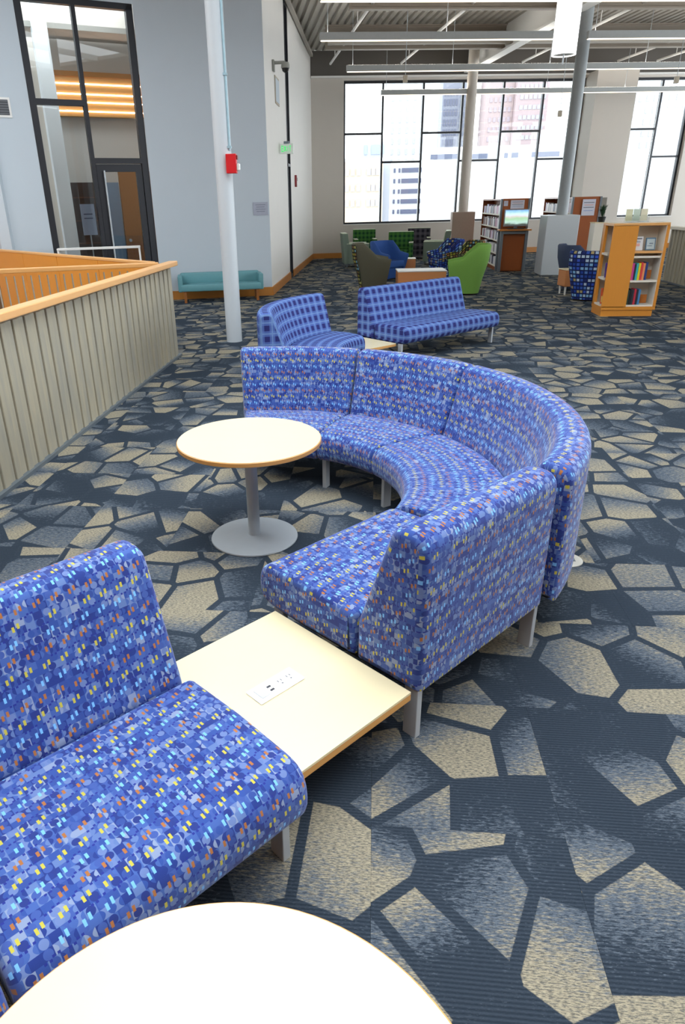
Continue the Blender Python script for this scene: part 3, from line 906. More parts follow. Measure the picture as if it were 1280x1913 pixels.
# high white table in front of the office glass
o = thing('high_table', 'white bar height table standing before the office glass', 'table', (-5.10, 13.02, 0), R(17))
k = B(); k.box((0, 0, 1.085), (1.50, 0.24, 0.035), bev=0.004, seg=1); k.build('tabletop', WHITE, o)
for sx in (-1, 1):
    for sy in (-1, 1):
        k = B(); k.box((sx * 0.73, sy * 0.10, 0.535), (0.03, 0.03, 1.07)); k.build('leg', WHITE, o)

# ---- teal bench
o = thing('upholstered_bench', 'teal vinyl settee with low back on wooden legs against the grey wall', 'bench', (-3.06, 14.02, 0), R(14.5))
k = B(); k.box((0, -0.02, 0.28), (1.60, 0.46, 0.13), bev=0.025); k.build('seat', TEAL, o, True)
k = B(); k.box((0, 0.20, 0.41), (1.60, 0.10, 0.26), bev=0.035); k.build('backrest', TEAL, o, True)
for sx in (-1, 1):
    k = B(); k.box((sx * 0.80, 0.01, 0.36), (0.09, 0.50, 0.30), bev=0.02); k.build('arm', TEAL, o, True)
    for sy in (-0.2, 0.2):
        k = B(); k.box((sx * 0.72, sy, 0.11), (0.05, 0.05, 0.22)); k.build('leg', wood('bench_leg_wood', (150, 94, 46), 0.8, 'z'), o)

# ================================================================== SECTIONAL SEATING
BACK = fillet([(0, 0.205, 0.015), (0, 0.80, 0.07), (-0.145, 0.80, 0.065), (-0.295, 0.37, 0.12), (-0.295, 0.205, 0.015)])
SEAT = fillet([(-0.305, 0.205, 0.015), (-0.305, 0.392, 0.03), (-0.56, 0.408, 0.3), (-0.855, 0.402, 0.105), (-0.862, 0.215, 0.09), (-0.70, 0.20, 0.1)])
ENDR = 0.03


def module_part(name, prof, place, u0, u1, step, mt, parent, er=ENDR, uoff=0.0):
    """place(x, y, z) puts a point at run x metres along, y deep, z high"""
    xs = []
    for k in range(5):
        a = k / 4 * math.pi / 2
        xs.append((u0 + er * (1 - math.sin(a)), er * (1 - math.cos(a))))
    xs = xs[::-1]
    xs = [(u0 + er * (1 - math.sin(k / 4 * math.pi / 2)), er * (1 - math.cos(math.pi / 2 - (math.pi / 2 - k / 4 * math.pi / 2)))) for k in range(5)]
    ends = [(er * (1 - math.cos(k / 4 * math.pi / 2)), er * (1 - math.sin(k / 4 * math.pi / 2))) for k in range(5)]  # (distance from end, inset)
    n = max(1, int((u1 - u0 - 2 * er) / step))
    stations = [(u0 + d, i) for d, i in ends] + [(u0 + er + (u1 - u0 - 2 * er) * k / n, 0) for k in range(1, n)] + [(u1 - d, i) for d, i in ends[::-1]]
    rings = []
    for x, ins in stations:
        q = inset(prof, ins) if ins > 1e-6 else prof
        rings.append([place(x, p.x, p.y) for p in q])
    return loft(name, rings, ([s[0] + uoff for s in stations], arc_len(prof)), mt, parent)


def sofa_straight(label, L, mt, loc, rz, flip=False, group=None, backtrim=0.0, uoff=0.0):
    o = thing('sofa_section', label, 'sofa', loc, rz, group)
    place = lambda x, y, z: (x, y, z)
    module_part('backrest', BACK, place, 0.004, L - 0.004 - backtrim, 0.12, mt, o, uoff=uoff)
    module_part('seat', SEAT, place, 0.004, L - 0.004, 0.12, mt, o, uoff=uoff + 0.21)
    for x in (0.03, L - 0.03):
        for y in (-0.04, -0.745):
            k = B(); k.box((x, y, 0.10), (0.028, 0.058, 0.215), bev=0.002, seg=1); k.build('leg', LEG, o)
    k = B(); k.box((L / 2, -0.36, 0.205), (L - 0.06, 0.60, 0.03)); k.build('base_frame', BLACK, o)
    return o


def sofa_curved(label, Ro, a0, a1, mt, loc, group=None, legs=None, uoff=0.0, skew=0.0):
    """concave side at the centre; angles in degrees about the centre"""
    o = thing('sofa_section', label, 'sofa', loc, 0, group)
    rm = Ro - 0.15
    span = R(a1 - a0) * rm
    def place(x, y, z):
        r = Ro + y
        # a skewed end is cut parallel to the straight neighbour
        s0 = R(a0 + skew * min(1, max(0, -y / 0.862)))
        th = s0 + (R(a1) - s0) * x / span
        return (r * math.cos(th), r * math.sin(th), z)
    module_part('backrest', BACK, place, 0.006, span - 0.006, 0.05, mt, o, uoff=uoff)
    module_part('seat', SEAT, place, 0.006, span - 0.006, 0.05, mt, o, uoff=uoff + 0.21)
    for a in (legs or (a0 + 3, a1 - 3)):
        for r in (Ro - 0.05, Ro - 0.745):
            k = B(); k.box((r * math.cos(R(a)), r * math.sin(R(a)), 0.10), (0.058, 0.028, 0.215), R(a), bev=0.002, seg=1); k.build('leg', LEG, o)
    n = 12; pol = [((Ro - 0.08) * math.cos(R(a0 + (a1 - a0) * i / n)), (Ro - 0.08) * math.sin(R(a0 + (a1 - a0) * i / n))) for i in range(n + 1)]
    b0 = a0 + skew * 0.8
    pol += [((Ro - 0.68) * math.cos(R(a1 - (a1 - b0) * i / n)), (Ro - 0.68) * math.sin(R(a1 - (a1 - b0) * i / n))) for i in range(n + 1)]
    k = B(); k.prism(pol, 'z', 0.19, 0.22); k.build('base_frame', BLACK, o)
    return o


UA = R(48.5); Ux = Vector((math.cos(UA), math.sin(UA))); Vx = Vector((math.sin(UA), -math.cos(UA)))
def UV(u, v): p = Ux * u + Vx * v; return (p.x, p.y, 0)

# local +y of a module = its outer back; local x = along.
# right-hand run: back faces the camera side. x must run so that +y points along +Vx: x = -Ux
p = UV(2.350, -1.098)
sofa_straight('blue block-print sofa section whose back faces the viewer, between laminate table and curved run', 0.835, BLOCK, p, UA + math.pi, group='blue block-print sectional sofa')
CC = (-0.625, 3.375, 0)
RO = 1.66
sofa_curved('longest curved blue block-print sofa section, wrapping the right side of the ring', RO, -32.7, 38.0, BLOCK, CC, 'blue block-print sectional sofa', legs=(6, 36.6), skew=9.7)
sofa_curved('curved blue block-print sofa section in the middle of the far arc', RO, 38.0, 70.0, BLOCK, CC, 'blue block-print sectional sofa', legs=(68.4,), uoff=2.0)
sofa_curved('curved blue block-print sofa section ending the far arc, behind the round table', RO, 70.0, 102.5, BLOCK, CC, 'blue block-print sectional sofa', legs=(100.5,), uoff=3.0)
# foreground run: seat faces the lower right, back at far left
EL = 0.80
q = UV(0.905 - EL, -1.835)
sofa_straight('large blue block-print sofa section in the left foreground, beside the laminate table', EL, BLOCK, (q[0], q[1], 0), UA, group='blue block-print sectional sofa', backtrim=0.02, uoff=5.0)
cc = Vector(UV(0.905 - EL, -1.835 + RO))
sofa_curved('curved blue block-print sofa section cut off at the bottom left corner', RO, math.degrees(UA) + 90.3, math.degrees(UA) + 118, BLOCK, cc, 'blue block-print sectional sofa', legs=(math.degrees(UA) + 112,), uoff=7.0)

# laminate link table
def link_table(label, centre, rz, sx, sy, group):
    o = thing('link_table', label, 'table', (centre[0], centre[1], 0), rz, group)
    k = B(); k.box((0, 0, 0.2105), (sx, sy, 0.009)); k.build('laminate_top', MAPLE, o)
    k = B(); k.box((0, 0, 0.193), (sx, sy, 0.026)); k.build('edge_band', MAPLEEDGE, o)
    k = B(); k.box((0, 0, 0.165), (sx - 0.04, 0.05, 0.03)); k.build('support_rail', BLACK, o)
    for q in (-1, 1):
        k = B(); k.box((q * (sx / 2 - 0.05), 0, 0.076), (0.028, 0.058, 0.152)); k.build('leg', LEG, o)
    return o
c = UV(1.210, -1.478)
link_table('square maple laminate table linking the two near sofa sections', c, UA, 0.595, 0.715, 'laminate link tables')
pl = UV(1.195, -1.47)
o = thing('power_plate', 'white power and charging plate set in the near laminate table', 'outlet', (pl[0], pl[1], 0.2152), UA)
o.scale = (1.15, 1.15, 1.0)
k = B(); k.box((0, 0, 0.003), (0.175, 0.075, 0.006), bev=0.002, seg=1); k.build('plate', PLATE, o)
k = B(); k.box((-0.055, 0.0, 0.007), (0.03, 0.045, 0.002)); k.build('cover_flap', plain('flap_grey', (200, 200, 202), 0.4), o)
for x, y in ((-0.022, 0.008), (-0.022, -0.010)):
    k = B(); k.box((x, y, 0.0065), (0.014, 0.007, 0.002)); k.build('usb_port', plain('port_dark', (60, 60, 66), 0.5), o)
for x in (0.020, 0.055):
    k = B(); k.box((x, 0, 0.0064), (0.028, 0.036, 0.0015), bev=0.0006, seg=1); sk = k.build('socket', PLATE, o)
    k = B(); k.box((x - 0.006, 0.006, 0.0073), (0.003, 0.009, 0.001)); k.box((x + 0.006, 0.006, 0.0073), (0.003, 0.008, 0.001)); k.box((x, -0.009, 0.0073), (0.005, 0.005, 0.001)); k.build('slots', plain('slot_grey', (120, 120, 124), 0.5), sk)

# round pedestal tables
def round_table(label, x, y, rad):
    o = thing('round_table', label, 'table', (x, y, 0), 0, 'round pedestal tables')
    k = B(); k.lathe([(0, 0.6), (rad - 0.004, 0.6), (rad - 0.004, 0.594)], seg=96); k.lathe([(0, 0.5945), (rad - 0.004, 0.594)], seg=96); k.build('laminate_top', MAPLE, o)
    k = B(); k.lathe([(rad - 0.005, 0.599), (rad, 0.596), (rad, 0.577), (rad - 0.006, 0.573), (0, 0.573)], seg=96); k.build('edge_band', MAPLEEDGE, o, True)
    k = B(); k.lathe([(0, 0.02), (0.036, 0.02), (0.034, 0.05), (0.034, 0.56), (0, 0.56)], seg=32); k.build('stem', SILVER, o, True)
    k = B(); k.lathe([(0, 0.573), (0.12, 0.573), (0.12, 0.562), (0, 0.560)], seg=32); k.build('mounting_plate', STEEL, o, True)
    k = B(); k.lathe([(0, 0.0), (0.248, 0.0), (0.250, 0.004), (0.248, 0.010), (0.10, 0.019), (0.04, 0.024), (0, 0.024)], seg=80); k.build('base_plate', SILVER, o, True)
    return o
round_table('round maple table on a silver pedestal inside the curved sofa', -0.652, 3.442, 0.392)
round_table('round maple table cut off by the bottom edge of the view', -0.190, 0.385, 0.417)
o = thing('floor_box', 'round pale floor outlet cover on the carpet beside the curved sofa', 'outlet', (1.055, 3.262, 0.0))
k = B(); k.lathe([(0, 0.0), (0.078, 0.0), (0.078, 0.004), (0.070, 0.008), (0, 0.008)], seg=40); k.build('cover', plain('floor_box_metal', (200, 198, 190), 0.45, 0.3), o, True)
k = B(); k.box((0.03, 0, 0.009), (0.012, 0.05, 0.002)); k.build('latch', STEEL, o)

# plaid group behind
PA = R(44)
pu = Vector((math.cos(PA), math.sin(PA))); pv = Vector((math.sin(PA), -math.cos(PA)))
pl0 = Vector((-0.20, 8.71))
sofa_straight('blue plaid straight sofa section behind the block-print ring', 1.78, PLAID, (pl0.x, pl0.y, 0), PA, group='blue plaid sectional sofa')
tc = pl0 - pu * 0.32 + pv * 0.36
link_table('small square maple table linking the two plaid sofa sections', tc, PA, 0.62, 0.70, 'laminate link tables')
e = pl0 - pu * 0.64
pc = e + pv * RO
sofa_curved('curved blue plaid sofa section by the round column', RO, 134, 197, PLAID, (pc.x, pc.y, 0), 'blue plaid sectional sofa')


# ================================================================== ARMCHAIRS
def tub_chair(label, loc, rz, mt, seatmt=None, backmt=None, sc=1.0, group='tub chairs'):
    """front towards local +y"""
    o = thing('tub_chair', label, 'chair', loc, rz, group)
    o.scale = (sc, sc, sc)
    # U path, from front of right arm round the back to the front of left arm
    path = []
    for k in range(6): path.append((0.36, 0.34 - 0.34 * k / 5))
    for k in range(1, 16):
        a = -math.pi * k / 16; ca, sa = math.cos(a), math.sin(a); path.append((0.36 * math.copysign(abs(ca) ** 0.6, ca), 0.36 * math.copysign(abs(sa) ** 0.6, sa)))
    for k in range(6): path.append((-0.36, 0.34 * k / 5))
    def top(y):
        f = min(1, max(0, (y + 0.13) / 0.20)); f = f * f * (3 - 2 * f)
        g = min(1, max(0, (y - 0.02) / 0.32))
        return 0.87 - 0.23 * f - 0.06 * g
    def at_(p, z, inner):
        taper = 0.70 + 0.32 * min(1, z / 0.60)
        x, y = p[0] * taper, p[1] * taper
        if y < 0: y -= 0.10 * max(0, z - 0.3)
        if inner:
            L = math.hypot(p[0], min(p[1], 0)) or 1
            x -= 0.065 * p[0] / L; y -= 0.065 * min(p[1], 0) / L
        return (x, y, z)
    rings = []; vv = [0.0]
    for p in path:
        h = top(p[1]); ring = []
        zs = [0.03 + (h - 0.05) * k / 7 for k in range(8)]
        for z in zs: ring.append(at_(p, z, False))
        a, b_ = at_(p, h, False), at_(p, h, True)
        ring.append(((a[0] * 2 + b_[0]) / 3, (a[1] * 2 + b_[1]) / 3, h + 0.008)); ring.append(((a[0] + b_[0] * 2) / 3, (a[1] + b_[1] * 2) / 3, h + 0.008))
        for k in range(8): ring.append(at_(p, zs[7 - k], True))
        rings.append(ring)
    us = [0.0]
    for a, b_ in zip(path, path[1:]): us.append(us[-1] + math.dist(a, b_))
    vv = [0.03 + 0.82 * k / 7 for k in range(8)] + [0.88, 0.91] + [0.95 + 0.82 * k / 7 for k in range(9)]
    loft('shell', rings, (us, vv), mt, o)
    k = B(); k.box((0, 0.03, 0.36), (0.54, 0.56, 0.16), bev=0.04, seg=3)
    s_ = k.build('seat_cushion', seatmt or mt, o, True); box_uv(s_.data)
    k = B(); k.box((0, 0.06, 0.17), (0.46, 0.40, 0.26), bev=0.01); s_ = k.build('front_apron', mt, o); box_uv(s_.data)
    k = B(); k.box((0, 0.0, 0.02), (0.40, 0.40, 0.04)); k.build('plinth', BLACK, o)
    if backmt:
        r2 = []
        sub = [(p[0] * 1.03, p[1] * 1.03) for p in path[9:18]]
        for p in sub:
            ring = [at_(p, 0.04, False), at_(p, 0.30, False), at_(p, 0.60, False), at_(p, 0.855, False)]
            ring += [tuple(c * 0.985 if i < 2 else c for i, c in enumerate(q)) for q in ring[::-1]]
            r2.append(ring)
        loft('back_panel', r2, ([0.08 * i for i in range(len(sub))], [0, 0.26, 0.56, 0.82, 0.83, 0.84, 1.1, 1.4, 1.66]), backmt, o)
    return o

tub_chair('olive grey tub chair with a dark patterned outer back, left of the wood block', (-0.02, 15.70, 0), R(-86), OLIVE, DARKGRID, DARKGRID, 1.08)
tub_chair('grass green tub chair turned sideways beside the plaid sofa', (1.86, 14.66, 0), R(84), GREEN, sc=1.08)
tub_chair('royal blue tub chair behind the wood block table', (0.36, 17.75, 0), R(-135), BLUE)
tub_chair('black tub chair with multicoloured squares behind the green chair', (2.14, 17.30, 0), R(104), DARKGRID)
tub_chair('blue multicoloured squares tub chair half hidden behind the black one', (1.76, 18.15, 0), R(108), BLUEGRID)
tub_chair('blue multicoloured squares tub chair just left of the book display', (3.98, 13.55, 0), R(-32), BLUEGRID, BLUE)
tub_chair('navy tub chair facing right, half hidden by the peach wood stool', (4.20, 15.20, 0), R(-80), NAVY)


def club_chair(label, loc, rz, outer, inner, group='club armchairs'):
    """front towards local +y"""
    o = thing('club_chair', label, 'chair', loc, rz, group)
    for sx in (-1, 1):
        k = B(); k.box((sx * 0.31, 0.02, 0.37), (0.12, 0.68, 0.54), bev=0.015); a = k.build('arm', outer, o); box_uv(a.data)
        k = B(); k.box((sx * 0.31, 0.03, 0.648), (0.125, 0.66, 0.022), bev=0.008); k.build('arm_cap', PALESAGE, a)
    k = B(); k.prism([(-0.36, 0.10), (-0.40, 0.60), (-0.43, 0.92), (-0.27, 0.92), (-0.20, 0.46), (-0.16, 0.10)], 'x', -0.37, 0.37); a = k.build('backrest', outer, o); box_uv(a.data)
    k = B(); k.prism([(-0.20, 0.47), (-0.275, 0.90), (-0.25, 0.90), (-0.165, 0.47)], 'x', -0.25, 0.25); a2 = k.build('back_cushion', inner, o); box_uv(a2.data)
    k = B(); k.box((0, -0.35, 0.928), (0.72, 0.15, 0.018), bev=0.005); k.build('top_cap', PALESAGE, a)
    k = B(); k.box((0, 0.08, 0.38), (0.50, 0.56, 0.15), bev=0.03, seg=3); a = k.build('seat_cushion', inner, o, True); box_uv(a.data)
    k = B(); k.box((0, 0.08, 0.20), (0.50, 0.52, 0.20)); a = k.build('seat_base', outer, o); box_uv(a.data)
    for sx in (-1, 1):
        for y in (-0.28, 0.30):
            k = B(); k.cyl((sx * 0.29, y, 0), (sx * 0.29, y, 0.11), 0.025, 12); k.build('leg', STEEL, o)
    return o

club_chair('sage green club armchair by the left window corner, facing right', (-0.55, 21.6, 0), R(-82), SAGE, PALESAGE)
club_chair('sage green club armchair near the beige column base, facing left', (1.85, 22.0, 0), R(84), SAGE, PALESAGE)
club_chair('green plaid armchair farthest back, under the window sill', (-0.30, 24.1, 0), R(186), GREENPLAID, GREENPLAID)
club_chair('green plaid armchair in the middle of the far circle', (0.78, 21.6, 0), R(176), GREENPLAID, GREENPLAID)
club_chair('charcoal plaid armchair under the window sill, beside the beige column', (1.48, 24.3, 0), R(178), DARKPLAID, DARKPLAID)

o = thing('block_table', 'long peach wood block table with white top between olive and green chairs', 'table', (1.00, 15.35, 0), R(3))
k = B(); k.box((0, 0, 0.20), (1.00, 0.62, 0.40), bev=0.006, seg=1); k.build('body', BLOCKWOOD, o)
k = B(); k.box((0, 0, 0.412), (1.02, 0.64, 0.024), bev=0.004, seg=1); k.build('top', WHITE, o)
o = thing('block_table', 'small peach wood block table beside the royal blue chair', 'table', (0.92, 18.35, 0), 0)
k = B(); k.box((0, 0, 0.21), (0.26, 0.34, 0.42), bev=0.006, seg=1); k.build('body', BLOCKWOOD, o)
k = B(); k.box((0, 0, 0.430), (0.27, 0.35, 0.02), bev=0.004, seg=1); k.build('top', MAPLE, o)
o = thing('box_stool', 'peach wood box stool on white legs before the navy chair', 'stool', (3.86, 14.42, 0), R(8))
k = B(); k.box((0, 0, 0.31), (0.36, 0.36, 0.30), bev=0.008, seg=1); k.build('box', BLOCKWOOD, o)
k = B(); k.box((0, 0, 0.468), (0.38, 0.38, 0.016), bev=0.004, seg=1); k.build('top', MAPLE, o)
for sx in (-1, 1):
    for sy in (-1, 1):
        k = B(); k.cyl((sx * 0.13, sy * 0.13, 0), (sx * 0.13, sy * 0.13, 0.17), 0.016, 10, 0.022); k.build('leg', WHITE, o, True)

# ================================================================== BOOK STACKS, KIOSK, DISPLAY
BOOKC = [plain('spine_' + n, c, 0.5, var=0.1) for n, c in (('white', (226, 224, 226)), ('lilac', (178, 160, 196)), ('grey', (150, 154, 164)), ('black', (30, 28, 34)),
         ('navy', (44, 54, 104)), ('brown', (110, 70, 60)), ('pale_blue', (170, 190, 214)), ('pink', (206, 150, 186)))]
bk = {}
def book_at(mt, w, d, h, loc, label, group, rz=0.0, name='book'):
    key = (mt.name, round(w, 3), round(d, 3), round(h, 3))
    if key not in bk:
        k = B(); k.box((0, 0, h / 2), (w, d, h), bev=0.002, seg=1); me = k.mesh('book'); me.materials.append(mt); bk[key] = me
    o = put(name, bk[key], None, None, loc, rz)
    return tag(o, label, 'book', group)

def stack(label, x, y0, y1, wd=0.66, shelves=5):
    o = thing('book_stack', label, 'bookcase', (x, y0, 0), 0, 'tall book stacks')
    L = y1 - y0
    k = B(); k.box((wd / 2, L / 2, 0.87), (0.03, L, 1.70)); k.build('centre_panel', CHERRY, o)
    k = B(); k.box((wd / 2, L / 2, 0.05), (wd, L, 0.10)); k.build('plinth', CHERRY, o)
    k = B(); k.box((wd / 2, L / 2, 1.73), (wd, L, 0.03)); k.build('top', CHERRY, o)
    k = B(); k.box((wd / 2, -0.025, 0.875), (wd + 0.06, 0.05, 1.75)); k.build('end_panel', CHERRY, o)
    for sx in (-0.012, wd + 0.012):
        k = B(); k.box((sx, -0.03, 0.875), (0.05, 0.07, 1.75)); k.build('end_post', STEEL, o)
    k = B(); k.box((wd / 2, L + 0.02, 0.875), (wd, 0.04, 1.75)); k.build('end_panel', CHERRY, o)
    zs = [0.11 + i * 0.315 for i in range(shelves)]
    for z in zs:
        k = B(); k.box((wd / 2, L / 2, z), (wd - 0.01, L, 0.022)); k.build('shelf', CHERRY, o)
        k = B(); k.box((0.004, L / 2, z), (0.012, L, 0.035)); k.build('label_strip', CREAM, o)
    return zs

def fill(x, y0, y1, zs, group, what, skip=0.0):
    for si, z in enumerate(zs):
        y = y0 + 0.04
        n = 0
        while y < y1 - 0.12:
            w = random.choice((0.10, 0.13, 0.16)); h = random.choice((0.19, 0.21, 0.235))
            mt = random.choice(BOOKC[:1] * 4 + BOOKC[1:] if si > 1 else BOOKC[:1] * 7 + BOOKC[1:5])
            book_at(mt, 0.15, w - 0.008, h, (x + 0.09, y + w / 2, z + 0.0115), mt.name[6:].replace('_', ' ') + ' ' + what % ('bottom', 'second', 'third', 'fourth', 'top')[si], group, name='media_case')
            y += w + (0.05 if random.random() < skip else 0.002); n += 1

zs = stack('tall cherry wood book stack with the computer kiosk at its end', 3.24, 19.40, 22.70)
fill(3.24, 19.42, 22.6, zs, 'cases on the kiosk book stack', 'upright media case on the %s shelf of the kiosk book stack')
zs = stack('tall cherry wood book stack behind the column base, notice on its end', 5.05, 19.60, 22.80)
fill(5.05, 19.62, 22.7, zs[2:], 'cases on the book stack behind the column', 'upright media case on a shelf of the stack behind the column, %s row')
for o_ in [o for o in bpy.data.objects if o.get('group') == 'cases on the book stack behind the column']:
    o_['label'] = o_['label'].replace('bottom row', 'lowest visible row').replace('second row', 'middle visible row').replace('third row', 'uppermost row')

o = thing('computer_kiosk', 'cherry wood computer kiosk with grey posts fixed to the book stack end', 'kiosk', (3.57, 19.325, 0))
k = B(); k.box((0, -0.17, 1.02), (0.80, 0.36, 0.04), bev=0.005, seg=1); k.build('desk', wood('kiosk_desk', (196, 128, 62), 0.85, 'x'), o)
for sx in (-1, 1):
    k = B(); k.box((sx * 0.31, -0.22, 0.50), (0.07, 0.08, 1.0), bev=0.006, seg=1); k.build('post', STEEL, o)
k = B(); k.box((0, -0.22, 0.96), (0.62, 0.06, 0.07)); k.build('crossbar', STEEL, o)
k = B(); k.box((0, -0.10, 0.48), (0.56, 0.03, 0.90)); k.build('modesty_panel', CHERRY, o)
o = thing('monitor', 'flat computer monitor showing a pale landscape on the kiosk', 'monitor', (3.60, 19.20, 1.04))
k = B(); k.box((0, 0, 0.26), (0.62, 0.04, 0.40), bev=0.006, seg=1); mo = k.build('casing', plain('monitor_grey', (150, 156, 162), 0.4), o)
k = B(); k.box((0, -0.022, 0.27), (0.57, 0.004, 0.34)); k.build('screen', SCREEN, mo)
k = B(); k.box((0, 0.02, 0.06), (0.08, 0.03, 0.12)); k.box((0, 0.0, 0.006), (0.26, 0.16, 0.012)); k.build('stand', STEEL, o)
o = thing('keyboard', 'black keyboard on the kiosk desk below the monitor', 'keyboard', (3.58, 19.06, 1.041))
k = B(); k.box((0, 0, 0.008), (0.40, 0.10, 0.016), bev=0.003, seg=1); k.build('body', BLACK, o)
k = B(); k.box((0, 0, 0.018), (0.37, 0.08, 0.004)); k.build('keys', plain('key_grey', (70, 72, 76), 0.5), o)
def notice(label, x, y, z, w, h, name='notice'):
    o = thing(name, label, 'sign', (x, y, z), 0)
    k = B(); k.box((0, 0, 0), (w, 0.008, h)); sh = k.build('sheet', PAPER, o)
    for n, (zz, mt) in enumerate(((0.30, INKGREY), (0.15, plain('pink_ink', (214, 170, 170), 0.7)), (0.0, INKGREY), (-0.2, plain('blue_ink', (150, 166, 206), 0.7)))):
        k = B(); k.box((0, -0.005, zz * h), (w * (0.8 - 0.1 * (n % 2)), 0.003, h * 0.05)); k.build('print_line', mt, sh)
notice('printed notice above the monitor on the kiosk end panel', 3.62, 19.34, 1.61, 0.34, 0.20)
notice('white wall box notice at the upper left of the kiosk panel', 3.33, 19.34, 1.64, 0.10, 0.12)
notice('printed notice on the cherry end panel right of the grey column', 5.43, 19.515, 1.50, 0.32, 0.38)
o = thing('grey_partition', 'narrow grey partition end right of the cherry panel', 'partition', (6.10, 21.2, 0))
k = B(); k.box((0, 0, 0.86), (0.50, 0.10, 1.72)); k.build('board', plain('partition_grey', (140, 138, 130), 0.7), o)
k = B(); k.box((-0.26, -0.01, 0.86), (0.03, 0.13, 1.74)); k.build('edge_post', STEEL, o)
# small plant
o = thing('potted_plant', 'small dark green potted plant behind the book display', 'plant', (5.50, 18.5, 1.18))
k = B(); k.lathe([(0, 0), (0.07, 0), (0.09, 0.12), (0.08, 0.12), (0, 0.11)], seg=20); k.build('pot', BLACK, o, True)
for n in range(22):
    a = random.random() * 6.28; r = random.uniform(0.08, 0.17); h = random.uniform(0.12, 0.30)
    k = B(); pts = [(0, 0, 0.11), (r * 0.5 * math.cos(a), r * 0.5 * math.sin(a), 0.11 + h * 0.8), (r * math.cos(a), r * math.sin(a), 0.11 + h)]
    wv = Vector((-math.sin(a), math.cos(a), 0)) * 0.022
    vs = [k.bm.verts.new(Vector(pts[0]) + wv * 0.3), k.bm.verts.new(Vector(pts[0]) - wv * 0.3), k.bm.verts.new(Vector(pts[1]) - wv), k.bm.verts.new(Vector(pts[2])), k.bm.verts.new(Vector(pts[1]) + wv)]
    k.bm.faces.new((vs[0], vs[1], vs[2], vs[4])); k.bm.faces.new((vs[4], vs[2], vs[3])); k.build('leaf', plain('leaf_green', (34, 66, 38), 0.5), o)
o = thing('plant_stand', 'low cabinet hidden behind the display, carrying the plant', 'cabinet', (5.50, 18.5, 0))
k = B(); k.box((0, 0, 0.58), (0.4, 0.4, 1.16)); k.build('body', CREAM, o)
k = B(); k.box((0, 0, 1.17), (0.42, 0.42, 0.02)); k.build('top', MAPLE, o)

# book display, open on the front right and on the left side
DX, DY, DWd, DD, DH = 3.62, 11.52, 0.82, 0.52, 1.37
o = thing('book_display', 'orange oak book display stand with cream shelves at the right', 'bookcase', (DX, DY, 0))
k = B(); k.box((DWd / 2 - 0.01, DD / 2 + 0.01, 0.05), (DWd - 0.04, DD - 0.02, 0.10)); k.build('plinth', OAK, o)
k = B(); k.box((DWd / 2, DD / 2, 0.125), (DWd, DD, 0.05)); k.build('bottom', OAK, o)
k = B(); k.box((DWd / 2, DD / 2, DH - 0.02), (DWd, DD, 0.04), bev=0.004, seg=1); k.build('top', OAKX, o)
k = B(); k.box((DWd / 2, DD / 2, DH + 0.003), (DWd - 0.01, DD - 0.01, 0.006)); k.build('top_laminate', CREAM, o)
k = B(); k.box((0.185, 0.012, 0.74), (0.37, 0.024, 1.20)); k.build('front_panel', OAK, o)
k = B(); k.box((DWd - 0.02, DD / 2, 0.74), (0.04, DD, 1.20)); k.build('side_panel', OAK, o)
k = B(); k.box((0.02, DD - 0.06, 0.74), (0.04, 0.12, 1.20)); k.build('side_stile', OAK, o)
k = B(); k.box((0.36, 0.25, 0.74), (0.02, 0.46, 1.20)); k.build('divider', CREAM, o)
k = B(); k.box((0.57, 0.30, 0.74), (0.40, 0.02, 1.20)); k.build('back_panel', CREAM, o)
k = B(); k.box((DWd - 0.045, 0.15, 0.74), (0.01, 0.28, 1.20)); k.build('cream_lining', CREAM, o)
k = B(); k.box((0.20, DD - 0.01, 0.74), (0.40, 0.02, 1.20)); k.build('rear_panel', CREAM, o)
for z in (0.16, 0.53):
    k = B(); k.box((0.57, 0.15, z), (0.40, 0.29, 0.03)); k.build('shelf', CREAM, o)
k = B(); k.box((0.57, 0.16, 0.885), (0.40, 0.27, 0.03)); k.build('shelf', CREAM, o)
k = B(); k.box((0.57, 0.13, 0.955), (0.40, 0.26, 0.03)); k.build('shelf', OAKX, o)
for z in (0.16, 0.56, 0.92):
    k = B(); k.box((0.175, 0.26, z), (0.345, 0.30, 0.03)); k.build('shelf', CREAM, o)
for z in (0.615, 0.245):
    k = B(); k.box((0.685, 0.20, z), (0.10, 0.012, 0.13)); k.build('bookend', wood('bookend_wood', (206, 122, 52), 0.85, 'x'), o)
def disp_books(z, cols, x0, lab, grp):
    x = x0
    for nm, rgb, w, h in cols:
        mt = plain('display_' + nm.replace(' ', '_'), rgb, 0.45, var=0.05)
        book_at(mt, w - 0.003, 0.16, h, (DX + x + w / 2, DY + 0.11, z + 0.0005), '%s book on the %s of the oak display' % (nm, lab), grp); x += w
disp_books(0.545, [('magenta', (206, 70, 150), 0.040, 0.25), ('black spined', (40, 40, 60), 0.026, 0.235), ('turquoise', (60, 184, 186), 0.034, 0.25), ('yellow', (234, 214, 40), 0.034, 0.25),
                   ('coral red', (226, 70, 70), 0.034, 0.26), ('peach', (238, 150, 100), 0.034, 0.25), ('dark blue', (40, 66, 130), 0.036, 0.26)], 0.375, 'middle shelf', 'books on the middle shelf of the display')
disp_books(0.175, [('dark green', (40, 60, 52), 0.036, 0.22), ('black', (30, 32, 40), 0.032, 0.235), ('white lettered black', (52, 56, 64), 0.03, 0.225), ('crimson', (190, 50, 70), 0.036, 0.24),
                   ('charcoal', (40, 44, 58), 0.03, 0.225), ('steel blue', (70, 130, 180), 0.036, 0.23)], 0.375, 'lowest shelf', 'books on the lowest shelf of the display')
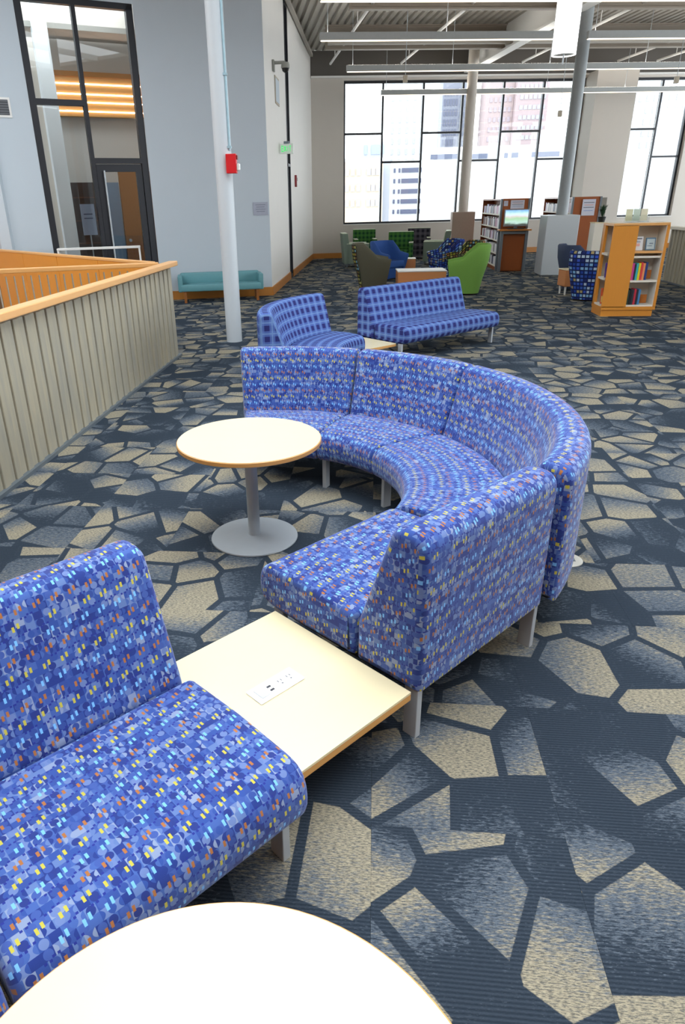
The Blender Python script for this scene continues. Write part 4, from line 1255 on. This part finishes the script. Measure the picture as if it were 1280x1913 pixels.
def facing(nm, rgb, x, w, h, inner, z=0.972):
    o = thing('book', nm, 'book', (DX + x, DY + 0.15, z), 0, 'face-out books on the display')
    o.rotation_euler = (R(-10), 0, 0)
    k = B(); k.box((0, 0, h / 2 + 0.002), (w, 0.02, h)); cv = k.build('cover', plain('cover_' + str(rgb[0]) + '_' + str(rgb[2]), rgb, 0.4), o)
    for n, (zx, zz, ww, hh, c) in enumerate(inner):
        k = B(); k.box((zx * w, -0.011, zz * h), (ww * w, 0.003, hh * h)); k.build('cover_print', plain('print_%d_%d' % (c[0], c[2]), c, 0.5), cv)
facing('white book with pink print standing face out on the display', (232, 236, 242), 0.455, 0.13, 0.20, [(0, 0.85, 0.7, 0.08, (90, 100, 120)), (-0.1, 0.62, 0.6, 0.06, (150, 160, 190)), (-0.1, 0.4, 0.5, 0.2, (238, 190, 184))])
facing('pale blue framed book standing face out on the display', (100, 140, 170), 0.635, 0.14, 0.18, [(0, 0.5, 0.82, 0.82, (206, 226, 234)), (0.05, 0.55, 0.4, 0.08, (90, 120, 160)), (-0.1, 0.35, 0.5, 0.06, (110, 140, 170))])
facing('purple book leaning on the lower left side shelf of the display', (96, 70, 150), 0.06, 0.08, 0.22, [(0, 0.5, 0.5, 0.5, (30, 26, 36))], 0.577)
facing('black book leaning on the middle left side shelf of the display', (34, 32, 38), 0.15, 0.09, 0.24, [(0, 0.6, 0.5, 0.3, (150, 120, 160))], 0.577)
facing('orange book on the lowest left side shelf of the display', (220, 100, 60), 0.06, 0.09, 0.24, [(0, 0.3, 0.8, 0.4, (240, 220, 120))], 0.177)
facing('dark book on the lowest left side shelf of the display', (36, 36, 60), 0.16, 0.09, 0.22, [(0, 0.5, 0.5, 0.4, (20, 18, 24))], 0.177)
o = thing('brochure_holder', 'clear acrylic brochure holder with pale leaflets on top of the display', 'holder', (DX + 0.40, DY + 0.26, DH + 0.006))
k = B(); k.box((0, -0.05, 0.05), (0.34, 0.006, 0.10)); k.box((0, 0.05, 0.09), (0.34, 0.006, 0.18)); k.box((0, 0, 0.004), (0.34, 0.12, 0.008)); k.build('acrylic_stand', GLASS, o)
for n in range(3):
    k = B(); k.box((-0.11 + n * 0.11, 0.03, 0.10), (0.10, 0.004, 0.17)); k.build('leaflet', plain('leaflet_%d' % n, ((226, 226, 190), (206, 222, 206), (232, 226, 200))[n], 0.6), o)

# ================================================================== CITY OUTSIDE
def bld(label, x0, x1, y, z0, z1, dep, rgb, wins, wrgb, name='city_building'):
    o = thing(name, label, 'building', ((x0 + x1) / 2, y, z0), 0, 'city buildings outside')
    k = B(); k.box((0, dep / 2, (z1 - z0) / 2), (x1 - x0, dep, z1 - z0)); k.build('wall', plain('facade_%d_%d_%d' % rgb, rgb, 0.8, var=0.03, nscale=0.3), o)
    k = B(); k.box((0, dep / 2, z1 - z0 + 0.4), (x1 - x0 - 0.2, dep - 0.2, 0.8)); k.build('roof', plain('facade_roof', (210, 210, 210), 0.8), o)
    cache = {}
    for (cx, cz, w, h) in wins:
        if (w, h) not in cache:
            k = B(); k.box((0, 0, 0), (w, 0.3, h)); cache[(w, h)] = k.mesh('window')
        put('window', cache[(w, h)], plain('facade_glass_%d_%d_%d' % wrgb, wrgb, 0.25), o, (cx - (x0 + x1) / 2, -0.1, cz - z0))
    return o
def gridw(x0, x1, nx, z0, z1, nz, w, h):
    return [(x0 + (x1 - x0) * (i + .5) / nx, z0 + (z1 - z0) * (j + .5) / nz, w, h) for i in range(nx) for j in range(nz)]
Z0 = -16
bld('white tower block with rows of faint windows beyond the second window bay', 2.8, 19.2, 290, Z0, 62, 20, (168, 168, 172), gridw(4.5, 18, 5, 10, 45, 10, 0.9, 2.0), (140, 142, 152))
bld('white parking building with five dark open decks low in the second bay', 5.0, 16.0, 240, Z0, 12.6, 20, (176, 176, 178), [(11.3, z, 6.2, 1.3) for z in (10.6, 7.6, 4.6, 1.7, -1.3)] + [(x, z, 0.6, 1.2) for x in (6.0, 7.5) for z in (10.6, 7.6, 4.6, 1.7, -1.3)], (58, 63, 88))
bld('slate grey tower with dark bands in the third window bay', 29.5, 37.0, 360, Z0, 60, 20, (116, 119, 132), gridw(30, 36.5, 5, 20, 48, 7, 0.9, 2.6), (74, 78, 100))
bld('pale blue glass tower beside the slate grey tower', 37.4, 45.0, 380, Z0, 60, 20, (150, 155, 166), gridw(38, 44.5, 4, 20, 50, 7, 1.1, 3.0), (132, 140, 158))
bld('pale pink brick block right of the slim beige column', 47.0, 58.5, 345, Z0, 58, 20, (164, 146, 146), gridw(48, 58, 5, 20, 50, 8, 1.2, 1.8), (150, 138, 146))
bld('pink brick block with white floor bands behind the right window bays', 58.6, 72.0, 340, Z0, 58, 20, (160, 142, 144), gridw(60, 71, 6, 20, 50, 8, 1.4, 1.6), (150, 148, 158))
bld('peach brick low block at the lower left of the first bay', -9.0, 2.0, 200, Z0, 11.5, 20, (174, 156, 138), [(x, z, 1.0, 1.6) for x in (-7.5, -6, -4.5, -1.8, -0.6, 0.6) for z in (9, 5.2, 1.5)], (140, 142, 154))
bld('pale blue rooftop plant room above the peach block', -4.4, 4.2, 222, Z0, 17.5, 8, (150, 155, 168), [(0.4, 15.5, 3.6, 2.4), (-3.0, 15.5, 0.8, 2.4)], (126, 134, 154))
bld('long white low building with a broken dark window strip across the middle bays', 19.5, 74.0, 262, Z0, 17.2, 20, (178, 178, 180), [(23.0, 15.2, 9.0, 1.5), (35.0, 15.0, 5.2, 1.5), (43.6, 15.0, 1.2, 1.5), (46.5, 15.0, 2.2, 1.5), (56.5, 15.0, 9.0, 1.5)], (70, 76, 98))
bld('white building with rows of small grey windows beyond the right-hand window', 88, 130, 300, Z0, 60, 20, (170, 170, 174), gridw(90, 124, 13, 17, 36, 5, 1.0, 2.0), (142, 144, 156))
gr = B(); gr.box((40, 230, -16.5), (520, 400, 1.0)); tag(gr.build('ground_city', plain('pale_street', (200, 200, 198), 0.9)), kind='structure')
